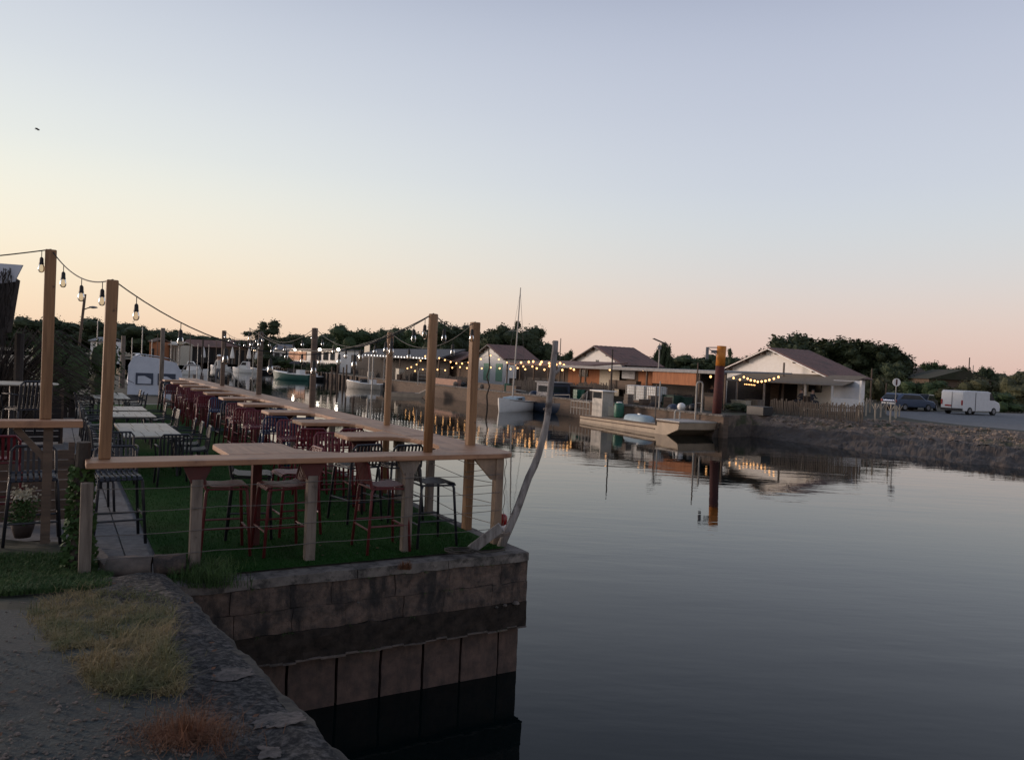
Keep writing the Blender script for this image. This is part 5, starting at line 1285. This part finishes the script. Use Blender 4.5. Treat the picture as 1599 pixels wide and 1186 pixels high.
# tarpaulin covered boat at the end of the terrace
x, y = XYD(243, 42); zt = ZAT(x, y, 551)
t = thing('covered_boat', 'boat under a white tarpaulin tent with clear flaps at the far end of the terrace', 'boat', (x, y, WATER), rad(25))
H = zt-WATER; w2 = 1.42
m = MB(); m.grid(lambda a, b: Vector(((b*2-1)*w2*(.93+.07*(1-abs(b*2-1)))-.15*a*(b < .3), lerp(-.05, 4.5, a), H*(1-.10*b)-(.95*H)*(abs(b*2-1)**7)*.5-.05*math.sin(a*9)*0-.12*abs(math.sin(a*math.pi*2))*.4)), 16, 22); m.build('tarpaulin', m_sheet, t, True)
m = MB(); m.extr([(-w2*.94, .9), (w2*.93, .9), (w2*.93, H*.70), (w2*.72, H*.86), (0, H*.93), (-w2*.75, H*.95), (-w2*.93, H*.80)], (0, -.03, 0), (1, 0, 0), (0, 0, 1), (0, 1, 0), .05); m.build('end_panel', m_sheet, t)
for x0, x1 in ((-.95, -.1), (.12, 1.0)):
    m = MB(); m.box(((x0+x1)/2, -.06, H*.60), (x1-x0, .03, .62)); m.build('window_flap', m_bluehull, t); m = MB(); m.extr([(x0+.1, 0), (x1-.1, 0), (x1-.1, .24), ((x0+x1)/2, .42), (x0+.1, .40)], (0, -.085, H*.60-.26), (1, 0, 0), (0, 0, 1), (0, 1, 0), .02); m.build('window_pane', m_sheet, t)
hm, sec = hull_mesh(6.0, 2.8, .9, .3); o = hm.build('hull', m_white, t, True); o.rotation_euler = (0, 0, math.pi/2); o.location = (0, 2.4, 0)

# ------------------------------------------------------------------ poles, piles, lamps
p = U(1121, 652, LAND); p = Q(SQ(1122, .5), .5, LAND-.2); zt = ZAT(p.x, p.y, 540)
t = thing('mooring_pile', 'tall steel pile with a bright orange top rising from the water at the quay end', 'pile', p); lean = Vector((.12, 0, 0)); h = zt-p.z; zo = ZAT(p.x, p.y, 571)-p.z
m = MB(); m.tube([(0, 0, 0), lean*(zo/h)+Vector((0, 0, zo))], .27, 16); m.build('lower_tube', m_rust, t, True)
m = MB(); m.tube([lean*(zo/h)+Vector((0, 0, zo)), lean+Vector((0, 0, h))], .275, 16); m.build('painted_top', m_orange, t, True)
m = MB(); m.tube([lean+Vector((-.2, 0, h-.1)), lean+Vector((-.85, 0, h-.12))], .03, 5); m.box(lean+Vector((-.85, 0, h-.45)), (.16, .12, .7)); m.box(lean+Vector((-.45, 0, h-.35)), (.3, .1, .18)); m.tube([lean+Vector((-.2, 0, h-.6)), lean+Vector((-.75, 0, h-.2))], .025, 5); m.build('lamp_bracket', m_greyroof, t)
def pole(px, rt, rb, dist, lab, m_=m_plank, r=.06, bend=0, name='pole', base=LAND, dx=0):
    x, y = XYD(px, dist, (rt+rb)/2); zt = ZAT(x, y, rt); mb = MB(); h = zt-base; n = 7
    mb.tube([(dx*i/n+bend*noise.noise(Vector((i*.9, px, 0))), 0, h*i/n) for i in range(n+1)], r, 7, rr=[lerp(r*1.1, r*.75, i/n) for i in range(n+1)])
    o = mb.build(name, m_, None, loc=(x, y, base)); tag(o, lab, 'pole', 'thin poles around the harbour'); return o
pole(762, 545, 640, 66, 'crooked thin branch stuck upright in the water left of the sailboat', m_bark, .07, .45, base=WATER-.5)
pole(1223, 566, 625, 62, 'upright grey pole in front of the beige awning', m_oldpost, .10)
pole(1301, 574, 628, 64, 'slim dark pole in front of the right end of the beige awning', m_plank, .06)
pole(1360, 575, 640, 70, 'tall slim pole left of the round road sign', m_plank, .07)
pole(1383, 598, 640, 70, 'short dark pole just left of the round road sign', m_plank, .05)
pole(955, 545, 625, 54, 'thin dark pole rising in front of the pale door of the shed', m_bark, .055)
pole(1024, 600, 660, 50, 'thin grey pole standing at the barge between white tanks and wall', m_oldpost, .05, base=WATER)
pole(1030, 595, 640, 51, 'white pole right in front of the white tanks', m_alu, .055)
pole(1088, 566, 650, 48, 'tall thin pole at the end of the orange wall', m_plank, .05)
pole(1513, 558, 600, 110, 'far slim pole with a dark cap above the white van', m_plank, .09)
pole(1519, 570, 605, 100, 'pale thin pole beside the far slim pole', m_alu, .07)
pole(875, 528, 562, 120, 'thin mast just right of the driftwood pole top', m_plank, .08)
pole(222, 510, 560, 80, 'thin light mast between the second timber post and the covered boat', m_alu, .06)
pole(152, 500, 555, 70, 'faint thin mast behind the green bush', m_alu, .05)
pole(192, 524, 580, 48, 'thick grey pontoon post right of the second timber post', m_oldpost, .16)
pole(316, 530, 590, 48, 'thin dark mooring pole left of the person in the pale shirt', m_bark, .07, base=WATER)
for i, (px, rt, d) in enumerate(((171, 515, 90), (206, 527, 80), (237, 530, 90), (246, 521, 95), (267, 531, 100), (279, 534, 105), (297, 520, 75), (309, 536, 90), (326, 538, 100), (338, 532, 95), (374, 533, 120), (396, 528, 120))): pole(px, rt, 560, d, ORD[i]+' thin far mast from the left among the distant moored boats', m_alu if i % 3 else m_plank, .05, base=WATER)
pole(1412, 566, 590, 110, 'faint pale pole among the bushes above the parked cars', m_alu, .06)
for i, (px, rt, d) in enumerate(((518, 572, 104), (527, 570, 104), (536, 573, 103), (541, 569, 101), (553, 560, 98), (576, 553, 96), (582, 552, 95))): pole(px, rt, 600, d, ['leftmost', 'second', 'third', 'fourth', 'fifth', 'sixth', 'rightmost'][i]+' of the seven dark quay piles near the small pale-hulled boat', m_plank if i < 5 else m_alu, .13 if i < 5 else .09, base=WATER)
def hoop(px, rt, d, w_, lab, base=LAND, m_=m_alu, h=None):
    x, y = XYD(px, d); zt = ZAT(x, y, rt); h = zt-base; m = MB(); m.tube([(-w_, 0, 0), (-w_, 0, h-w_*.8), (-w_*.6, 0, h-.1*w_), (0, 0, h), (w_*.6, 0, h-.1*w_), (w_, 0, h-w_*.8), (w_, 0, 0)], .05, 6)
    for k in range(3): m.tube([(-w_, 0, h*.2*(k+1)), (w_, 0, h*.2*(k+1))], .025, 5)
    tag(m.build('ladder_hoop', m_, loc=(x, y, base)), lab, 'ladder', 'hooped handrails of quay ladders')
hoop(1094, 596, 47.2, .18, 'tall pale hooped ladder handrail in front of the dark opening of the shed', WATER)
hoop(605, 558, 92, .42, 'pale double hoop left of the second counter post')
hoop(300, 569, 45, .65, 'wide grey gangway hoop right of the covered boat', WATER)
hoop(355, 580, 45, .42, 'wide grey gangway hoop beside the person in the pale shirt', WATER)
hoop(1061, 640, 47.0, .15, 'low short ladder handrail above the barge bow', WATER)
hoop(661, 545+30, 80, .5, 'pale hoop behind the round-topped timber post')
# street lamps
x, y = XYD(128, 42, 500); zt = ZAT(x, y, 459)
t = thing('street_lamp', 'leaning street lamp with a side arm between the two left timber posts', 'street lamp', (x, y, LAND)); h = zt-LAND
m = MB(); m.tube([(-.25, 0, 0), (-.05, 0, h*.6), (.12, 0, h)], .07, 8); m.build('pole', m_plank, t); m = MB(); m.tube([(.05, 0, h*.84), (.3, 0, h*.86), (.5, 0, h*.87)], .03, 6); m.build('arm', m_plank, t)
m = MB(); m.lathe([(.03, .06), (.16, .03), (.18, -.03), (.04, -.07)], (.58, 0, h*.87), 10, 1.3); m.build('lamp_head', m_greyroof, t, True)
x, y = XYD(1029, 70, 560); zt = ZAT(x, y, 529)
t = thing('solar_lamp', 'solar street lamp with a tilted panel above the flat-roofed shed', 'street lamp', (x, y, LAND)); h = zt-LAND
m = MB(); m.tube([(0, 0, 0), (0, 0, h-.4)], .06, 7); m.build('pole', m_alu, t); m = MB(); m.beam((-.55, 0, h), (.75, 0, h-.50), .10, .05, up=(0, 0, 1)); m.extr([(-.55, 0), (.75, -.5), (.75, -.46), (-.55, .04)], (0, -.25, h), (1, 0, 0), (0, 0, 1), (.0, 1, 0), .9); m.build('solar_panel', m_slate, t); m = MB(); m.box((0, 0, h-.75), (.28, .2, .35)); m.build('lamp_head', m_greyroof, t)
# ------------------------------------------------------------------ quay clutter
for i in range(34):      # fish crates, floats and sacks strewn along the quay
    px = random.uniform(570, 1110); t_ = random.uniform(.9, 2.0); p = Q(SQ(px, t_), t_, LAND+.01); k = i % 3
    m = MB(); sz = random.uniform(.35, .7)
    if k == 0:
        for z in range(random.randint(1, 3)): m.box((0, 0, .12+z*.25), (sz, .5, .22)); m.box((0, 0, .235+z*.25), (sz+.05, .55, .03))
        o = m.build('fish_crate', random.choice((m_cream, m_barrel, m_plank, m_oldpost)), None, loc=p)
    elif k == 1: m.lathe([(.1, 0), (.22, .08), (.27, .25), (.22, .42), (.06, .5)], n=10); o = m.build('mooring_float', random.choice((m_oldpost, m_blackhull, m_white)), None, True, loc=p)
    else: m.lathe([(sz*.6, 0), (sz*.62, .12), (sz*.4, .3), (.1, .36)], n=9, sx=1.3); o = m.build('net_heap', random.choice((m_bluehull, m_darkwood, m_dkgreen)), None, True, loc=p)
    o.rotation_euler = (0, 0, random.uniform(0, 3))
    side = 'behind the sailboat' if 740 < px < 850 else ('left of the sailboat' if px <= 740 else 'beyond the tan barge')
    tag(o, {0: 'stacked fish crate lying on the far quay ', 1: 'round mooring float lying on the far quay ', 2: 'low heap of nets lying on the far quay '}[k]+side, {0: 'crate', 1: 'float', 2: 'net heap'}[k], {0: 'fish crates ', 1: 'mooring floats ', 2: 'net heaps '}[k]+side)
for i, px in enumerate((994, 1009, 1027)):
    s_ = SQ(px, 3.2); p = Q(s_, 3.2, LAND+.2); t = thing('water_tank', ['leftmost', 'middle', 'rightmost'][i]+' of three caged white plastic tanks on the quay above the barge', 'tank', p, QZ, 'white caged tanks'); sz = .96 if i < 2 else 1.0
    m = MB(); m.box((0, 0, .62), (sz, sz, 1.1)); m.build('tank', m_ibc, t, bevel=.06); m = MB()
    for k in range(6): z = .12+k*.2; m.tube([(-.52, -.52, z), (.52, -.52, z), (.52, .52, z), (-.52, .52, z), (-.52, -.52, z)], .014, 4, False)
    for k in range(6):
        f = -.52+k*.208
        m.tube([(-.52, f, .05), (-.52, f, 1.15)], .014, 4); m.tube([(f, -.52, .05), (f, -.52, 1.15)], .014, 4)
    m.build('cage', m_alu, t); m = MB(); m.box((0, 0, 0), (1.1, 1.1, .14)); m.build('pallet', m_plank, t)
def qbox(px, t_, w_, d_, h, mm, name, lab, cat, lid=True, rz=0):
    p = Q(SQ(px, t_), t_, LAND); m = MB(); m.box((0, 0, h/2), (d_, w_, h)); 
    if lid: m.box((0, 0, h+.02), (d_+.06, w_+.06, .05))
    for k in (-1, 1): m.box((k*d_*.3, 0, -.0+.04), (.08, w_+.02, .08))
    o = m.build(name, mm, None, loc=p, bevel=.02); o.rotation_euler = (0, 0, QZ+rz); tag(o, lab, cat)
qbox(1052, 3.6, 1.2, .8, .8, m_dkgreen, 'skip_box', 'dark green container right of the white tanks', 'container')
qbox(1070, 4.2, 1.0, .7, .7, m_dkgreen, 'storage_crate', 'lower green crate below the orange wall', 'crate')
qbox(1160, 9, 1.5, .6, .6, m_cream, 'bench_crate', 'pale wooden pallet bench right of the orange pile', 'bench')
qbox(1180, 9.5, 1.2, .6, .7, m_oldpost, 'pallet_stack', 'weathered pallet stack under the left part of the beige awning', 'pallet')
qbox(1189, 4.5, 1.4, .8, .55, m_blackhull, 'covered_heap', 'black covered heap among the bushes right of the orange pile', 'heap', False)
qbox(935, 2.5, 2.0, 1, .8, m_darkwood, 'work_table', 'dark work table on the quay behind the barge wheelhouse', 'table')
qbox(905, 3, 2.4, 1.1, .9, m_plank, 'work_table', 'brown work table on the quay left of the barge wheelhouse', 'table')
qbox(700, 1.5, 6, .5, .7, mat('pinkish_plank', (.42, .24, .17), None, 3, .8, .1), 'low_wall', 'long pinkish low wall on the quay behind the round-topped post', 'low wall', False)
qbox(775, 1.5, 9, .5, .6, m_plank, 'low_wall', 'long brown low wall on the quay left of the sailboat mast', 'low wall', False)
qbox(625, 2, 1.2, .8, 1.4, m_cream, 'kiosk_box', 'pale boxy cabinet on the quay above the tan punt', 'cabinet')
qbox(1116, 4, 1.0, .6, .9, m_plank, 'crate', 'brown crate left of the orange pile', 'crate')
# long fences along the quay terraces
def qfence(pxa, pxb, t_, h, m_, lab, pitch=.14, w_=.09, name='fence', zoff=0):
    sa, sb = sorted((SQ(pxa, t_), SQ(pxb, t_))); base = Q(sa, t_, LAND); t = thing(name, lab, 'fence', base, QZ); m = MB(); y = 0; L_ = sb-sa
    while y < L_:
        hh = h*random.uniform(.86, 1.06); m.box((random.uniform(-.015, .015), y, hh/2), (.03, w_, hh)); y += pitch*random.uniform(.8, 1.2)
    m.build('palings', m_, t); m = MB(); m.box((.04, L_/2, h*.3), (.04, L_, .05)); m.box((.04, L_/2, h*.75), (.04, L_, .05)); m.build('rails', m_, t)
qfence(1206, 1350, 7.5, 1.0, m_palings, 'long brown chestnut paling fence in front of the beige awning')
qfence(800, 905, 5.2, 1.1, m_darkwood, 'dark plank fence around the lit porch terrace', .16, .13)
qfence(560, 640, 1.8, 1.0, m_palings, 'brown plank fence in front of the dark restaurant', .2, .12)
qfence(640, 745, 3.5, 1.0, m_darkwood, 'dark plank fence between restaurant and shuttered house', .2, .14)
qfence(905, 960, 4.6, 1.3, m_palings, 'brown slatted fence left of the pale door', .15, .11)
qfence(1035, 1085, 5.3, .9, m_darkwood, 'dark slatted fence below the orange wall', .15, .11)
qfence(446, 530, 2.4, 1.5, m_darkwood, 'dark fence below the white framed lit cabin', .16, .14)
for i_, px_ in enumerate((452, 470, 488, 512)): tree(px_, 566, 22, SQ(px_, 1.9)*.88+44, 'bush', 'd', 'low dark shrub on the quay below the lit cabin, %s from the left' % ORD[i_], 'bush', 'bush', i_ % 3, LAND, 'bushes around the harbour')
# stakes on the bank
for i, (px, rb, h) in enumerate(((1296, 648, .95), (1318, 651, .95), (1341, 651, .95), (1352, 648, 1.2), (1366, 655, 1.0), (1375, 650, .9), (1390, 657, 1.0), (1399, 652, .8), (1404, 649, .8), (1383, 645, .9), (1358, 643, 1.0), (1346, 645, .8))):
    p = U(px, rb, LAND+.05); m = MB(); m.tube([(0, 0, -.1), (0, 0, h)], .055, 6, rr=[.05, .045]); m.beam((-.22, 0, h-.05), (0, 0, h-.45), .03, .03); m.beam((.22, 0, h-.05), (0, 0, h-.45), .03, .03)
    tag(m.build('stake', mat('pale_stake_wood', (.46, .38, .29), None, 5, .8, .1), None, loc=p), '%s pale wooden stake counted from the left along the top of the bank' % ORD[i], 'stake', 'row of pale stakes on the bank')
# road sign
p = U(1397, 652, LAND); t = thing('road_sign', 'round white road sign with a dark upright bar, left of the blue-grey car', 'road sign', p); zt = ZAT(p.x, p.y, 590.5)-LAND; r = .27
m = MB(); m.tube([(0, .03, 0), (0, .03, zt)], .03, 6); m.build('post', m_alu, t); m = MB(); m.extr([(r*math.cos(i*.2618), r*math.sin(i*.2618)) for i in range(24)], (0, -.02, zt-r), (1, 0, 0), (0, 0, 1), (0, 1, 0), .03); m.build('disc', m_white, t)
m = MB(); m.box((0, -.03, zt-r), (.10, .015, r*1.5)); m.build('bar_mark', m_rust, t)
# ------------------------------------------------------------------ vehicles
def vehicle(name, lab, p, hd, prof, glass, w_, paint, wheels, rear=None, cat='car'):
    t = thing(name, lab, cat, p, hd, 'vehicles parked on the gravel lot'); m = MB(); m.extr(prof, (0, -w_/2, 0), (1, 0, 0), (0, 0, 1), (0, 1, 0), w_); m.build('body', paint, t, bevel=.07)
    for g in glass: m = MB(); m.extr(g, (0, -w_/2-.012, 0), (1, 0, 0), (0, 0, 1), (0, 1, 0), w_+.024); m.build('side_window', m_glass, t)
    for x in wheels:
        for sg in (-1, 1):
            q = MB(); q.tube([(x, sg*(w_/2-.2), .32), (x, sg*(w_/2+.02), .32)], .32, 16); wh = q.build('wheel', m_tyre, t, True); q = MB(); q.tube([(x, sg*(w_/2), .32), (x, sg*(w_/2+.03), .32)], .19, 12); q.build('rim', m_greyroof, wh)
    return t
pv = U(1506, 647, LAND); vprof = [(-2.45, .3), (2.45, .3), (2.5, .75), (2.35, 1.05), (1.75, 1.25), (1.15, 1.9), (.8, 1.98), (-2.35, 1.98), (-2.48, 1.8), (-2.5, .5)]
van = vehicle('van', 'white panel van parked at the right with its rear towards the camera', pv+Vector((1.0, .9, 0)), head(.89, .45), vprof, [[(1.0, 1.25), (1.72, 1.25), (1.15, 1.82), (1.0, 1.85)]], 1.95, m_vanw, (-1.6, 1.6), cat='van')
m = MB(); m.box((-2.515, 0, 1.12), (.02, .02, 1.5)); m.box((-2.515, .0, .42), (.03, 1.9, .2)); m.build('rear_door_gap', m_blackhull, van)
for sg in (-1, 1): m = MB(); m.box((-2.515, sg*.88, 1.0), (.03, .12, .4)); m.build('tail_light', m_redlens, van)
m = MB(); m.box((-2.52, .3, .72), (.02, .55, .12)); m.build('number_plate', m_redlens, van)
m = MB(); m.box((-.9, -.985, 1.1), (.05, .02, 1.5)); m.build('door_gap', m_blackhull, van)
cprof = [(-2.2, .35), (2.2, .3), (2.25, .65), (2.0, .88), (1.05, 1.02), (.35, 1.45), (-1.6, 1.5), (-2.1, 1.1), (-2.25, .9)]
cg = [[(-1.85, 1.02), (.85, 1.02), (.3, 1.36), (-1.5, 1.40)]]
pc = U(1414, 641, LAND); car = vehicle('estate_car', 'blue-grey estate car parked right of the round road sign', pc+Vector((.5, .6, 0)), head(.93, .36), cprof, cg, 1.8, m_carblue, (-1.35, 1.35))
m = MB(); m.box((-2.26, 0, .62), (.04, 1.5, .16)); m.build('bumper', m_white, car); m = MB(); m.extr([(-2.2, 1.05), (-1.95, 1.38), (-1.9, 1.38), (-2.15, 1.05)], (-.03, -.7, 0), (1, 0, 0), (0, 0, 1), (0, 1, 0), 1.4); m.build('rear_window', m_glass, car)
for sg in (-1, 1): m = MB(); m.box((-2.27, sg*.75, .85), (.03, .2, .2)); m.build('tail_light', m_redlens, car)
pc = U(1462, 643, LAND); car = vehicle('small_car', 'dark car parked between the blue-grey estate and the white van', pc+Vector((0, 2.4, 0)), head(.64, .77), cprof, cg, 1.75, m_cardark, (-1.35, 1.35))
for sg in (-1, 1): m = MB(); m.box((-2.27, sg*.72, .85), (.03, .22, .16)); m.build('tail_light', m_redlens, car)
m = MB(); m.extr([(-2.2, 1.05), (-1.95, 1.38), (-1.9, 1.38), (-2.15, 1.05)], (-.03, -.7, 0), (1, 0, 0), (0, 0, 1), (0, 1, 0), 1.4); m.build('rear_window', m_glass, car)
m = MB(); m.box((-2.27, 0, .7), (.03, .5, .12)); m.build('number_plate', m_white, car)
# ------------------------------------------------------------------ people
def person(lab, loc, rz, joints, edges, radii, shirt, legs, hat=None, scale=1.0):
    t = thing('person', lab, 'person', loc, rz)
    me = bpy.data.meshes.new('body'); me.from_pydata(joints, edges, []); o = bpy.data.objects.new('body', me); C.objects.link(o)
    md = o.modifiers.new('skin', 'SKIN'); 
    for i, r in enumerate(radii): me.skin_vertices[0].data[i].radius = r if isinstance(r, tuple) else (r, r)
    me.skin_vertices[0].data[0].use_root = True
    md = o.modifiers.new('sub', 'SUBSURF'); md.levels = 1; md.render_levels = 1
    dg_ = bpy.context.evaluated_depsgraph_get(); dg_.update(); nm = bpy.data.meshes.new_from_object(o.evaluated_get(dg_)); bpy.data.objects.remove(o)
    b = bpy.data.objects.new('body', nm); C.objects.link(b); b.parent = t
    nm.materials.clear(); nm.materials.append(shirt); nm.materials.append(legs); nm.materials.append(m_skin)
    zh = joints[0][2]; zn = joints[2][2]
    for p in nm.polygons:
        z = p.center.z; x = abs(p.center.x); p.use_smooth = True
        p.material_index = 2 if z > zn else (1 if z < zh+.03 else 0)
    m = MB(); hc = joints[3]; m.lathe([(.05, -.115), (.075, -.07), (.085, 0), (.088, .05), (.06, .10), (.02, .12)], hc, 10, 1, 1.15); hd_ = m.build('head', m_skin, t, True)
    m = MB(); m.lathe([(.092, .02), (.096, .06), (.07, .11), (.02, .13)], hc, 10, 1, 1.15) if not hat else m.lathe([(.16, .035), (.16, .045), (.10, .05), (.09, .12), (.03, .13)], hc, 12, 1, 1.1)
    m.build('hat' if hat else 'hair', hat or m_bark, t, True)
    return t
def standing(): 
    J = [(0, 0, .95), (0, 0, 1.2), (0, 0, 1.45), (0, .02, 1.64), (-.10, 0, .9), (-.11, .03, .5), (-.11, 0, .08), (-.11, .14, .04), (.10, 0, .9), (.13, .08, .5), (.15, .0, .08), (.15, .14, .04), (-.19, 0, 1.40), (-.28, .04, 1.14), (-.20, .24, 1.02), (.19, 0, 1.40), (.29, .02, 1.14), (.24, .2, .98)]
    E_ = [(0, 1), (1, 2), (2, 3), (0, 4), (4, 5), (5, 6), (6, 7), (0, 8), (8, 9), (9, 10), (10, 11), (2, 12), (12, 13), (13, 14), (2, 15), (15, 16), (16, 17)]
    R_ = [(.14, .10), (.14, .10), (.10, .08), .06, .09, .065, .045, .04, .09, .065, .045, .04, .06, .045, .035, .06, .045, .035]; return J, E_, R_
def seated():
    J = [(0, 0, .5), (0, .02, .78), (0, .03, 1.02), (0, .06, 1.22), (-.10, .05, .5), (-.13, .42, .5), (-.13, .44, .08), (-.13, .56, .04), (.10, .05, .5), (.13, .42, .5), (.13, .44, .08), (.13, .56, .04), (-.19, .03, .97), (-.26, .12, .74), (-.15, .34, .72), (.19, .03, .97), (.26, .12, .74), (.15, .34, .72)]
    j, e, r = standing(); return J, e, r
x, y = XYD(342, 44); zf = ZAT(x, y, 553)-1.78
J, E_, R_ = standing()
person('person in pale shirt and hat standing by the gangway beyond the far counter end', (x, y, zf), rad(160), J, E_, R_, m_cloth, mat('grey_trousers', (.16, .16, .17), None, 5, .9, 0), m_white)
pt = thing('pontoon', 'narrow grey pontoon beyond the far end of the long counter', 'pontoon', (x, y, WATER), TZ+math.pi/2)
m = MB(); m.box((0, 0, zf-WATER-.06), (9, 1.6, .12)); m.build('deck', m_plank, pt); 
for k in (-4, -1.3, 1.3, 4): m = MB(); m.tube([(k, .7, -1), (k, .7, zf-WATER+.5)], .09, 8); m.build('pile', m_oldpost, pt)
J, E_, R_ = seated()
for i, (px, t_, lab) in enumerate(((1254, 13.5, 'person in dark clothes seated outside the white lower wall under the beige awning'), (1113, 8.3, 'person in dark clothes seated in the shed left of the orange pile'), (1270, 12.8, 'second seated person in dark clothes under the beige awning, in front of the window'))):
    p = Q(SQ(px, t_), t_, LAND+.32); person(lab, p, QZ+1.2+i, J, E_, R_, m_darkcloth, m_darkcloth)
    m = MB(); m.box((0, 0, .20), (.5, .5, .36)); m.box((0, -.23, .6), (.5, .05, .5)); o = m.build('wooden_chair', m_plank, None, loc=p+Vector((0, 0, -.02))); o.rotation_euler = (0, 0, QZ+1.2+i); tag(o, ['wooden seat under the person by the white lower wall', 'wooden seat under the person left of the orange pile', 'wooden seat under the person in front of the window'][i], 'seat')
# bird
p = ray_at(58, 202, 75); t = thing('bird', 'small dark bird gliding high at the upper left', 'bird', p, .3)
m = MB(); m.tube([(-.22, 0, 0), (-.1, 0, .02), (.1, 0, .02), (.24, 0, 0)], .05, 8, rr=[.015, .05, .05, .012]); m.build('body', m_greyroof, t, True)
m = MB(); m.grid(lambda a, b: ((a*2-1)*.10, (b*2-1)*.45-.0, .06-.10*(abs(b*2-1)-.4)**2), 4, 10)
o = m.build('wings', m_greyroof, t); q = o.modifiers.new('s', 'SOLIDIFY'); q.thickness = .012
